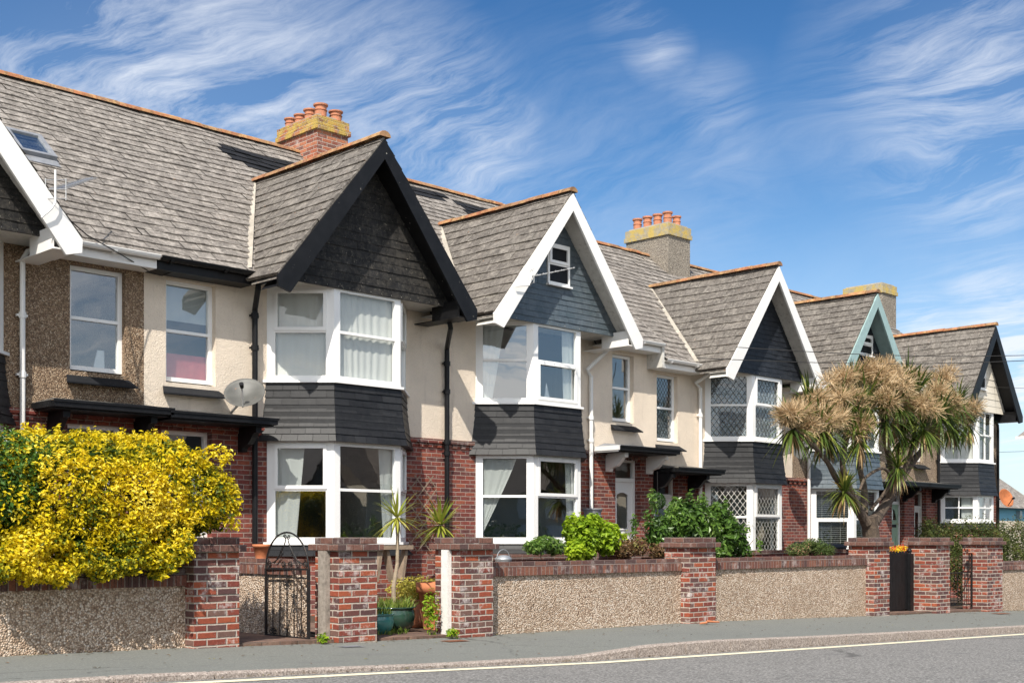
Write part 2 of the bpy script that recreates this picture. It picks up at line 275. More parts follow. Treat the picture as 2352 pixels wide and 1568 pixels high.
# ---------------------------------------------------------------- mesh helpers
OFF = {}
class MB:
    def __init__(s): s.V = []; s.F = []; s.r = []
    def face(s, pts, r=None):
        k = len(s.V); s.V.extend([tuple(p) for p in pts]); s.F.append(tuple(range(k, k + len(pts)))); s.r.append(rng.random() if r is None else r)
    def hexa(s, c, r=None):     # 8 corners: bottom 4, top 4
        k = len(s.V); s.V.extend([tuple(p) for p in c]); r = rng.random() if r is None else r
        for f in ((3, 2, 1, 0), (4, 5, 6, 7), (0, 1, 5, 4), (1, 2, 6, 5), (2, 3, 7, 6), (3, 0, 4, 7)):
            s.F.append(tuple(k + i for i in f)); s.r.append(r)
    def box(s, x0, x1, y0, y1, z0, z1, r=None):
        s.hexa([(x0, y0, z0), (x1, y0, z0), (x1, y1, z0), (x0, y1, z0), (x0, y0, z1), (x1, y0, z1), (x1, y1, z1), (x0, y1, z1)], r)
    def obox(s, A, u, n, a0, a1, b0, b1, z0, z1, r=None):   # along u, outward n, up z
        q = lambda a, b, z: (A[0] + u[0] * a + n[0] * b, A[1] + u[1] * a + n[1] * b, z)
        s.hexa([q(a0, b1, z0), q(a1, b1, z0), q(a1, b0, z0), q(a0, b0, z0), q(a0, b1, z1), q(a1, b1, z1), q(a1, b0, z1), q(a0, b0, z1)], r)
    def bar(s, p, q, w, d=None, up=(0, 0, 1), r=None):
        p, q = Vector(p), Vector(q); ax = (q - p).normalized(); up = Vector(up)
        if abs(ax.dot(up)) > .98: up = Vector((1, 0, 0))
        sx = ax.cross(up).normalized() * (w / 2); sy = sx.cross(ax).normalized() * ((d or w) / 2)
        s.hexa([p - sx - sy, p + sx - sy, q + sx - sy, q - sx - sy, p - sx + sy, p + sx + sy, q + sx + sy, q - sx + sy], r)
    def tube(s, pts, rad, n=8, r=None, cap=True):
        pts = [Vector(p) for p in pts]; rads = rad if isinstance(rad, (list, tuple)) else [rad] * len(pts)
        k = len(s.V); r = rng.random() if r is None else r; ref = None
        for i, p in enumerate(pts):
            t = (pts[min(i + 1, len(pts) - 1)] - pts[max(i - 1, 0)]).normalized()
            if ref is None: ref = Vector((0, 0, 1)) if abs(t.z) < .9 else Vector((1, 0, 0))
            a = t.cross(ref).normalized(); b = a.cross(t).normalized(); ref = b
            for j in range(n):
                th = 2 * math.pi * j / n; s.V.append(tuple(p + (a * math.cos(th) + b * math.sin(th)) * rads[i]))
        for i in range(len(pts) - 1):
            for j in range(n):
                s.F.append((k + i * n + j, k + i * n + (j + 1) % n, k + (i + 1) * n + (j + 1) % n, k + (i + 1) * n + j)); s.r.append(r)
        if cap:
            s.F.append(tuple(k + j for j in range(n))[::-1]); s.r.append(r)
            s.F.append(tuple(k + (len(pts) - 1) * n + j for j in range(n))); s.r.append(r)
    def lathe(s, c, prof, n=20, r=None, rot=None):
        k = len(s.V); r = rng.random() if r is None else r; c = Vector(c)
        for (rad, z) in prof:
            for j in range(n):
                th = 2 * math.pi * j / n; v = Vector((rad * math.cos(th), rad * math.sin(th), z))
                if rot: v = rot @ v
                s.V.append(tuple(c + v))
        for i in range(len(prof) - 1):
            for j in range(n):
                s.F.append((k + i * n + j, k + i * n + (j + 1) % n, k + (i + 1) * n + (j + 1) % n, k + (i + 1) * n + j)); s.r.append(r)
    def arr(s, V, r, per=4):
        k = len(s.V); s.V.extend(map(tuple, V.tolist())); n = len(V) // per
        s.F.extend([tuple(range(k + i * per, k + i * per + per)) for i in range(n)]); s.r.extend(list(map(float, r)))
    def build(s, name, mat, parent=None, smooth=False, uv=True, loc=None):
        me = bpy.data.meshes.new(name)
        off = OFF.get(parent.name, Vector((0, 0, 0))) if parent else Vector(loc or (0, 0, 0))
        A = np.array(s.V, dtype=np.float64).reshape(-1, 3); B = A - np.array(off)
        me.from_pydata(B.tolist(), [], s.F)
        me.materials.append(M[mat])
        at_ = me.attributes.new('rnd', 'FLOAT', 'FACE'); at_.data.foreach_set('value', np.array(s.r, dtype=np.float32))
        if smooth: me.polygons.foreach_set('use_smooth', [True] * len(s.F))
        me.update()
        if uv:
            ul = me.uv_layers.new(name='UVMap'); data = np.zeros((len(me.loops), 2), dtype=np.float32)
            nn = np.zeros(len(me.polygons) * 3); me.polygons.foreach_get('normal', nn); nn = nn.reshape(-1, 3); i = 0
            for f, nv in zip(s.F, nn):
                if abs(nv[2]) > .92: t = (1, 0); h = True
                else:
                    l = math.hypot(nv[0], nv[1]); t = (-nv[1] / l, nv[0] / l); h = False
                for vi in f:
                    p = A[vi]
                    data[i] = (p[0], p[1]) if h else (p[0] * t[0] + p[1] * t[1], p[2]); i += 1
            ul.data.foreach_set('uv', data.ravel())
        o = bpy.data.objects.new(name, me); COL.objects.link(o)
        if parent: o.parent = parent
        else: o.location = off
        OFF[o.name] = off
        return o
def thing(name, label, cat, loc, group=None):
    o = bpy.data.objects.new(name, None); COL.objects.link(o); o.location = loc; o.empty_display_size = .2
    o['label'] = label; o['category'] = cat
    if group: o['group'] = group
    OFF[o.name] = Vector(loc); return o
def tag(o, label, cat, group=None):
    o['label'] = label; o['category'] = cat
    if group: o['group'] = group
    return o
def structure(o): o['kind'] = 'structure'; return o

def clip(poly, tri):       # Sutherland-Hodgman, tri counter-clockwise convex polygon
    for i in range(len(tri)):
        a, b = tri[i], tri[(i + 1) % len(tri)]
        f = lambda p: (b[0] - a[0]) * (p[1] - a[1]) - (b[1] - a[1]) * (p[0] - a[0])
        res = []
        for j in range(len(poly)):
            p, q = poly[j], poly[(j + 1) % len(poly)]; fp, fq = f(p), f(q)
            if fp >= 0: res.append(p)
            if (fp >= 0) != (fq >= 0):
                t = fp / (fp - fq); res.append((p[0] + (q[0] - p[0]) * t, p[1] + (q[1] - p[1]) * t))
        poly = res
        if len(poly) < 3: return []
    return poly
def tiles(mb, O, U, Vv, W, Hh, gauge=.2, tw=.3, th=.018, poly=None, keep=None, jit=.003, seed=1, alt=None):
    O, U, Vv = Vector(O), Vector(U), Vector(Vv); N = U.cross(Vv).normalized(); rg = random.Random(seed)
    rows = int(math.ceil(Hh / gauge)); wav = .016 if th >= .02 else 0
    for r in range(rows):
        v0 = r * gauge; v1 = min(v0 + gauge, Hh); sag = rg.uniform(-.004, .004)
        x = -tw * (.5 if r % 2 else 0) - rg.random() * .04
        while x < W:
            w = tw * rg.uniform(.93, 1.07); x0, x1 = max(x, 0), min(x + w - .006, W); x += w
            if x1 - x0 < .02: continue
            dl = rg.gauss(0, jit) + sag; dr = dl + rg.gauss(0, jit)
            bl = v0 + rg.gauss(0, jit)
            q = [(x0, bl), (x1, bl + rg.gauss(0, jit * .6)), (x1, v1 + .004), (x0, v1 + .004)]
            rr = min(1, max(0, rg.gauss(.5, .25)))
            if poly:
                q = clip(q, poly)
                if len(q) < 3: continue
            def pos(p, lift=None):
                k = (p[0] - x0) / max(.01, x1 - x0)
                l = th * (1 - .8 * min(1, max(0, (p[1] - v0) / gauge))) + dl * (1 - k) + dr * k
                wp = O + U * p[0] + Vv * p[1]; wz = wav * (math.sin(wp.x * 1.25 + wp.y * .4) * math.sin(wp.y * 1.2 + .7) + .5 * math.sin(wp.x * 3.1 + wp.y * 1.9))
                return O + U * p[0] + Vv * p[1] + N * (wz + (max(.001, l) if lift is None else lift))
            c = O + U * ((x0 + x1) / 2) + Vv * v0
            if keep and not keep(c): continue
            tgt = mb
            if alt is not None and alt[1](c): tgt = alt[0]
            tgt.face([pos(p) for p in q], rr)
            lo = [p for p in q if p[1] < v0 + .03]
            if len(lo) >= 2:
                a, b = min(lo), max(lo); tgt.face([pos(a, -.03), pos(b, -.03), pos(b), pos(a)], rr)
                if poly is None:
                    e = q[1], q[2]; tgt.face([pos(e[0], -.02), pos(e[1], -.02), pos(e[1]), pos(e[0])], rr)
def rects(x0, x1, z0, z1, holes):
    X = sorted({x0, x1, *[h[0] for h in holes], *[h[1] for h in holes]}); Z = sorted({z0, z1, *[h[2] for h in holes], *[h[3] for h in holes]})
    X = [a for a in X if x0 <= a <= x1]; Z = [a for a in Z if z0 <= a <= z1]; out = []
    for i in range(len(X) - 1):
        j = 0
        for j in range(len(Z) - 1):
            cx, cz = (X[i] + X[i + 1]) / 2, (Z[j] + Z[j + 1]) / 2
            if not any(h[0] < cx < h[1] and h[2] < cz < h[3] for h in holes): out.append((X[i], X[i + 1], Z[j], Z[j + 1]))
    return out
def wall(mb, x0, x1, z0, z1, holes, Y, rev=.14):
    for a, b, c, d in rects(x0, x1, z0, z1, holes): mb.face([(a, Y, c), (b, Y, c), (b, Y, d), (a, Y, d)])
    for a, b, c, d in holes:
        if rev <= 0: continue
        c, d = max(c, z0), min(d, z1)
        mb.face([(a, Y, c), (a, Y, d), (a, Y + rev, d), (a, Y + rev, c)])
        mb.face([(b, Y, d), (b, Y, c), (b, Y + rev, c), (b, Y + rev, d)])
        if d < z1: mb.face([(a, Y, d), (b, Y, d), (b, Y + rev, d), (a, Y + rev, d)])
        if c > z0: mb.face([(b, Y, c), (a, Y, c), (a, Y + rev, c), (b, Y + rev, c)])

def frame2(A, B):
    A, B = Vector(A), Vector(B); d = B - A; L = d.length; u = d / L
    return A, u, Vector((u.y, -u.x)), L
def window(parent, A, B, z0, z1, split=.52, case=None, fr=.06, post=(.09, .09), lead=None, depth=.07, glass='glass', mat='upvc', name='window', cols=1, tr=.045):
    A, u, n, L = frame2(A, B); mb = MB(); bx = lambda a0, a1, b0, b1, c0, c1: mb.obox(A, u, n, a0, a1, b0, b1, c0, c1)
    bx(0, post[0], -depth, 0, z0, z1); bx(L - post[1], L, -depth, 0, z0, z1)
    a0, a1 = post[0], L - post[1]
    bx(a0, a1, -depth, 0, z0, z0 + fr); bx(a0, a1, -depth, 0, z1 - fr, z1)
    lights = []
    if split: zs = z0 + (z1 - z0) * split; bx(a0, a1, -depth, 0, zs - tr / 2, zs + tr / 2); zz = [(z0 + fr, zs - tr / 2), (zs + tr / 2, z1 - fr)]
    else: zz = [(z0 + fr, z1 - fr)]
    for k in range(1, cols):
        ac = a0 + (a1 - a0) * k / cols; 
        for (c0, c1) in zz: bx(ac - .012, ac + .012, -depth + .015, -.012, c0, c1)
    for i, (c0, c1) in enumerate(zz):
        if case is not None and i in case:
            e, o = .042, .014
            bx(a0 - o, a0 + e, -.01, .022, c0 - o, c1 + o); bx(a1 - e, a1 + o, -.01, .022, c0 - o, c1 + o)
            bx(a0 + e, a1 - e, -.01, .022, c0 - o, c0 + e); bx(a0 + e, a1 - e, -.01, .022, c1 - e, c1 + o)
    w = mb.build(name, mat, parent)
    for (c0, c1) in zz:
        gl = MB(); q = lambda a, z, b=-.035: (A.x + u.x * a + n.x * b, A.y + u.y * a + n.y * b, z)
        gl.face([q(a0 - .01, c0 - .01), q(a1 + .01, c0 - .01), q(a1 + .01, c1 + .01), q(a0 - .01, c1 + .01)]); gl.build('pane', glass, w)
        if lead:
            lm = MB(); st = lead[0]; W_, H_ = a1 - a0, c1 - c0; rc = [(0, 0), (W_, 0), (W_, H_), (0, H_)]; wd = lead[1]; sl = 1.3
            for s_ in (1, -1):
                k = -H_ / sl - st
                while k < W_ + H_ / sl + st:
                    x_a = k if s_ > 0 else k; x_b = x_a + s_ * (H_ / sl)
                    pl = clip([(x_a - wd, 0), (x_a + wd, 0), (x_b + wd, H_), (x_b - wd, H_)], rc)
                    if len(pl) >= 3: lm.face([q(a0 + p[0], c0 + p[1], -.030) for p in pl])
                    k += st
            lm.build('leading', lead[2], w)
    return w
def curtain(parent, A, B, z0, z1, t0, t1, b0, b1, off=-.11, mat='cloth', name='curtain', amp=.008, wl=.14, ease=1.0):
    A, u, n, L = frame2(A, B); mb = MB(); nu = max(8, int(abs(t1 - t0) * L / wl * 6)); nv = 14; k = len(mb.V); ph = rng.random() * 6
    for j in range(nv + 1):
        v = j / nv; e = v ** ease
        for i in range(nu + 1):
            w = i / nu; a = (t0 + (t1 - t0) * w) * (1 - e) + (b0 + (b1 - b0) * w) * e
            fo = amp * math.sin(2 * math.pi * w * abs(t1 - t0) * L / wl + ph + .8 * math.sin(v * 3 + w * 5) + 1.6 * math.sin(w * 7 + ph)) * (.55 + .6 * math.sin(w * 11 + ph) ** 2) 
            p = A + u * (a * L) + n * (off + fo); mb.V.append((p.x, p.y, z1 + (z0 - z1) * v))
    for j in range(nv):
        for i in range(nu):
            a = k + j * (nu + 1) + i; mb.F.append((a, a + 1, a + nu + 2, a + nu + 1)); mb.r.append(.5)
    return mb.build(name, mat, parent, smooth=True, uv=False)

def unit(v): return v / np.maximum(1e-9, np.linalg.norm(v, axis=1, keepdims=True))
def leafcloud(mb, blobs, n, size, up=.3, shell=.3, asp=.5, rr=(0, 1), hang=0.0, clump=.35, bumpy=.12, fold=True, zmin=None, sharp=1.6):
    bl = np.array(blobs, dtype=float); C, Rd = bl[:, :3], bl[:, 3:6]
    w = (Rd[:, 0] * Rd[:, 1] * Rd[:, 2]) ** (2 / 3); w /= w.sum()
    k = nr.choice(len(bl), n, p=w); d = unit(nr.normal(size=(n, 3)))
    ph = k[:, None] * 1.7
    bm_ = np.sin(d[:, :1] * 7 + ph) + np.sin(d[:, 1:2] * 9 + ph * 2) + np.sin(d[:, 2:] * 8 + d[:, :1] * 5 + ph)
    fr_ = nr.normal(size=(n, 1)) * .03
    r = (1 - shell * nr.random((n, 1)) ** sharp) * (1 + bumpy * bm_ / 2) + fr_
    P = C[k] + d * r * Rd[k]
    ok = np.ones(n, bool)
    for j in range(len(bl)):
        q = np.linalg.norm((P - C[j]) / Rd[j], axis=1); ok &= ~((q < .72) & (k != j))
    if zmin is not None: ok &= P[:, 2] > zmin
    P, d = P[ok], d[ok]; n = len(P)
    nrm = unit(d * .7 + nr.normal(size=(n, 3)) * .55 + np.array([0, 0, up]))
    ax = unit(np.cross(nrm, nr.normal(size=(n, 3)))); ax[:, 2] += -hang + .25; ax = unit(ax)
    sd = unit(np.cross(ax, nrm)); nrm = np.cross(sd, ax)
    L = size * nr.uniform(.65, 1.3, (n, 1)); Wd = L * asp * .5
    cl = np.sin(P[:, 0] * 5.1 + 1) + np.sin(P[:, 1] * 6.3) + np.sin(P[:, 2] * 5.7 + P[:, 0] * 3)
    val = np.clip(rr[0] + (rr[1] - rr[0]) * (.5 + .18 * nr.normal(size=n) + clump * cl / 3), 0, 1)
    if fold:
        up_ = nrm * Wd * .35
        b, t = P - ax * L * .5, P + ax * L * .5 - nrm * L * .12
        l, rt = P - sd * Wd + up_, P + sd * Wd + up_
        V = np.stack([b, l, t, t, rt, b], 1).reshape(-1, 3)
        V3 = np.stack([b, l, t], 1); V4 = np.stack([b, t, rt], 1); V = np.concatenate([V3, V4], 1).reshape(-1, 3)
        mb.arr(V, np.repeat(val, 2), 3)
    else:
        V = np.stack([P - ax * L * .5, P - sd * Wd, P + ax * L * .5, P + sd * Wd], 1).reshape(-1, 3); mb.arr(V, val, 4)
def straps(mb, c, n, L, w, spread=(0, 1), droop=.5, rr=(0, 1), lean=(0, 0, 0), low=-.2):
    c = Vector(c)
    for i in range(n):
        th = rng.random() * 2 * math.pi; el = rng.uniform(low, 1.35)
        d = Vector((math.cos(th) * math.cos(el), math.sin(th) * math.cos(el), math.sin(el))) + Vector(lean); d.normalize()
        l = L * rng.uniform(.7, 1.1); sd = d.cross(Vector((0, 0, 1)))
        if sd.length < .05: sd = Vector((1, 0, 0))
        sd.normalize(); p = c.copy(); v = d.copy(); seg = 5; pts = []; dr = droop * rng.uniform(.5, 1.4)
        for s_ in range(seg + 1):
            t = s_ / seg; ww = w * (.35 + 1.3 * t) if t < .4 else w * .87 * (1 - ((t - .4) / .6) ** 1.5) + .001
            pts.append((p - sd * ww / 2, p + sd * ww / 2)); v = (v + Vector((0, 0, -1)) * dr * (.25 + t) * .33).normalized(); p = p + v * (l / seg)
        val = min(1, max(0, rr[0] + (rr[1] - rr[0]) * min(1, max(0, rng.gauss(.5, .25)))))
        for a, b in zip(pts, pts[1:]): mb.face([a[0], a[1], b[1], b[0]], val)
def spikes(mb, c, n, rad, L, w, squash=(1, 1, .8), up=.3):
    c = np.array(c, dtype=float)
    d = unit(nr.normal(size=(n, 3))); r = nr.random((n, 1)) ** .45
    P = c + d * r * rad * np.array(squash); ax = unit(d * 1.0 + nr.normal(size=(n, 3)) * .36 + np.array([0, 0, up]))
    sd = unit(np.cross(ax, nr.normal(size=(n, 3)))); l = L * nr.uniform(.5, 1.3, (n, 1))
    V = np.stack([P - sd * w / 2, P + sd * w / 2, P + ax * l + sd * w * .2, P + ax * l - sd * w * .2], 1).reshape(-1, 3)
    mb.arr(V, np.clip(nr.normal(.55, .25, n), 0, 1), 4)
# ---------------------------------------------------------------- the terrace
SL = .8175
mainz = lambda y, dz: 4.05 + dz + SL * (y - YE)
def roofpt(px, py, dz):
    t = (px - 1176) / 2875; k = (1234 - py) * 2 / ((1 - t) * 4065.9)
    Y = (4.05 + dz - SL * YE) / (k - SL); return Y * (1 + t) / (1 - t), Y
def ridge_tiles(mb, p, q, rad=.11, step=.42, n=7):
    p, q = Vector(p), Vector(q); d = q - p; L = d.length; d.normalize(); side = d.cross(Vector((0, 0, 1))).normalized(); k = 0; x = 0
    while x < L:
        x1 = min(x + step - .008, L); r = rad * rng.uniform(.96, 1.05); dz = rng.uniform(-.006, .006); rr = rng.random(); A = []; B = []
        for j in range(n):
            th = math.pi * (j / (n - 1)) * 1.0; o = side * math.cos(th) * r + Vector((0, 0, math.sin(th) * r * .8 + dz - .03))
            A.append(p + d * x + o); B.append(p + d * x1 + o * 1.03)
        for j in range(n - 1): mb.face([A[j], B[j], B[j + 1], A[j + 1]], rr)
        mb.face(B, rr); mb.face(A[::-1], rr); x += step
def bayring(xl, wf, o):
    d = YW - YB; s = o * math.tan(R(22.5))
    return [(xl - o * math.sqrt(2) + 0.0, YW + .0), (xl + d - s, YB - o), (xl + d + wf + s, YB - o), (xl + 2 * d + wf + o * math.sqrt(2), YW)]
def skirt(parent, name, mat, xl, wf, ztop, zbot, flare, gauge=.15, tw=.26, power=2.2, lip=.016):
    mb = MB(); n = max(1, round((ztop - zbot) / gauge)); g_ = (ztop - zbot) / n
    fo = lambda z: .012 + flare * max(0, (ztop - z) / (ztop - zbot)) ** power
    for i in range(n):
        z1 = ztop - i * g_; z0 = z1 - g_
        ra, rb = bayring(xl, wf, fo(z1)), bayring(xl, wf, fo(z0) + lip)
        for k in range(3):
            a, b, c, d = Vector(rb[k]), Vector(rb[k + 1]), Vector(ra[k + 1]), Vector(ra[k])
            L = (b - a).length; m = max(1, round(L / tw)); cuts = [0] + [min(1, max(0, (j + (.5 if i % 2 else 0) + rng.uniform(-.06, .06)) / m)) for j in range(0 if i % 2 else 1, m)] + [1]
            cuts = sorted(set(cuts))
            for u0, u1 in zip(cuts, cuts[1:]):
                e = .003 / L; dz = rng.gauss(0, .0015); u0_, u1_ = u0 + e, u1 - e; of = rng.uniform(-.002, .002)
                P = a.lerp(b, u0_), a.lerp(b, u1_), d.lerp(c, u1_), d.lerp(c, u0_)
                rr = min(1, max(0, rng.gauss(.5, .28)))
                mb.face([(P[0].x, P[0].y + of, z0 + dz), (P[1].x, P[1].y + of, z0 + dz), (P[2].x, P[2].y + of, z1 + .004), (P[3].x, P[3].y + of, z1 + .004)], rr)
                ia, ib = bayring(xl, wf, fo(z0) - .02)[k], bayring(xl, wf, fo(z0) - .02)[k + 1]
                ia, ib = Vector(ia), Vector(ib); q0, q1 = ia.lerp(ib, u0_), ia.lerp(ib, u1_)
                mb.face([(q0.x, q0.y, z0 + dz), (q1.x, q1.y, z0 + dz), (P[1].x, P[1].y + of, z0 + dz), (P[0].x, P[0].y + of, z0 + dz)], rr)
        # backing
    for k in range(3):
        ra, rb = bayring(xl, wf, -.01), bayring(xl, wf, fo(zbot) - .012)
        mb.face([(*rb[k], zbot), (*rb[k + 1], zbot), (*ra[k + 1], ztop), (*ra[k], ztop)])
    rb = bayring(xl, wf, fo(zbot)); mb.face([(*p, zbot + .004) for p in rb[::-1]])
    return mb.build(name, mat, parent)
def ringband(mb, xl, wf, o, z0, z1, oi=-.3):
    a, b = bayring(xl, wf, o), bayring(xl, wf, oi)
    for k in range(3):
        mb.face([(*a[k], z0), (*a[k + 1], z0), (*a[k + 1], z1), (*a[k], z1)])
        mb.face([(*a[k], z1), (*a[k + 1], z1), (*b[k + 1], z1), (*b[k], z1)])
        mb.face([(*b[k], z0), (*b[k + 1], z0), (*a[k + 1], z0), (*a[k], z0)])
def canopy(hs, x0, x1, zt, yf, bargemat, left=True, right=True, lm='felt', brx=(), brmat='black_paint', roofm='felt'):
    c = MB(); th = .11; xi0, xi1 = x0 + (.0 if left else 0), x1
    c.box(x0, x1, yf, YW, zt - th, zt - .03)
    # stepped gutter lip in front
    c.box(x0 - .03, x1 + .03, yf - .07, yf - .002, zt - .085, zt + .0)
    c.box(x0 - .045, x1 + .045, yf - .085, yf - .072, zt - .02, zt + .015)
    if left: c.box(x0 - .05, x0 - .002, yf, YW, zt - .085, zt)
    if right: c.box(x1 + .002, x1 + .05, yf, YW, zt - .085, zt)
    o = c.build('canopy', bargemat, hs)
    r = MB(); h = .1; r.face([(x0 - .04, yf - .06, zt + .004), (x1 + .04, yf - .06, zt + .004), (x1 - (.25 if right else 0), YW - .02, zt + h), (x0 + (.25 if left else 0), YW - .02, zt + h)])
    r.face([(x0 - .04, YW, zt + .004), (x0 - .04, yf - .06, zt + .004), (x0 + (.25 if left else 0), YW - .02, zt + h)]); r.face([(x1 + .04, yf - .06, zt + .004), (x1 + .04, YW, zt + .004), (x1 - (.25 if right else 0), YW - .02, zt + h)])
    r.build('lead_cover', roofm, o)
    for bx in brx:
        b = MB(); prof = [(YW, zt - th), (yf + .1, zt - th), (yf + .1, zt - th - .09), (yf + .17, zt - th - .1), (yf + .22, zt - th - .16), (yf + .33, zt - th - .26), (YW - .13, zt - th - .3), (YW - .1, zt - th - .37), (YW, zt - th - .37)]
        L = [(bx - .05, *p) for p in prof]; Q = [(bx + .05, *p) for p in prof]; b.face(L); b.face(Q[::-1])
        for i in range(len(prof)): j = (i + 1) % len(prof); b.face([L[j], L[i], Q[i], Q[j]])
        b.build('bracket', brmat, hs)
def pipe(hs, x, y, ztop, zbot, mat, bend=None, r=.036, collars=()):
    m = MB(); pts = []
    if bend: pts += [Vector(b) for b in bend]
    pts += [Vector((x, y, ztop)), Vector((x, y, zbot))]; m.tube(pts, r, 10)
    for z in collars: m.tube([(x, y, z - .04), (x, y, z + .04)], r * 1.35, 10)
    for z in collars: m.box(x - .075, x + .075, y, y + .05, z - .015, z + .015)
    return m.build('downpipe', mat, hs, smooth=False)
def chimney(hs, x0, x1, y0, y1, zb, zt, mat, capmat, pots, caph=.27):
    m = MB(); m.box(x0, x1, y0, y1, zb, zt - caph); ch = m.build('chimney', mat, hs)
    c = MB(); c.box(x0 - .045, x1 + .045, y0 - .045, y1 + .045, zt - caph, zt - caph * .62); c.box(x0 - .02, x1 + .02, y0 - .02, y1 + .02, zt - caph * .62, zt); c.build('chimney_cap', capmat, ch)
    f = MB(); f.box(x0 + .05, x1 - .05, y0 + .05, y1 - .05, zt - .01, zt + .05); f.build('flaunching', 'cement', ch)
    for (px_, py_, h, r) in pots:
        p = MB(); zb_ = zt + .03
        p.lathe((px_, py_, zb_), [(r * .9, 0), (r * .92, h * .45), (r * .88, h * .5), (r * 1.04, h * .52), (r * .9, h * .58), (r * .9, h * .86), (r * 1.12, h * .88), (r * 1.14, h), (r * .9, h), (r * .8, h * .6)], 18)
        p.build('chimney_pot', 'pot_clay', ch, smooth=False)
    return ch
def lichen_version(src, name):
    m = M[src].copy(); m.name = name; nt = m.node_tree; g = G(nt)
    bs = next(n for n in nt.nodes if n.type == 'BSDF_PRINCIPLED'); old = bs.inputs['Base Color'].links[0].from_socket; P = geo(g)
    c = g.mix(g.smooth(g.noise(P, 4.5, 7, .7), .44, .56, 0, .85), old, g.mix(g.noise(P, 20), (.58, .36, .03), (.42, .36, .14)))
    nt.links.new(c, bs.inputs['Base Color']); M[name] = m
lichen_version('chimney_brick', 'cap_brick'); plain('cap_mortar_base', (.34, .30, .22), .9, .2, 12, bump=.5); lichen_version('cap_mortar_base', 'cap_mortar')

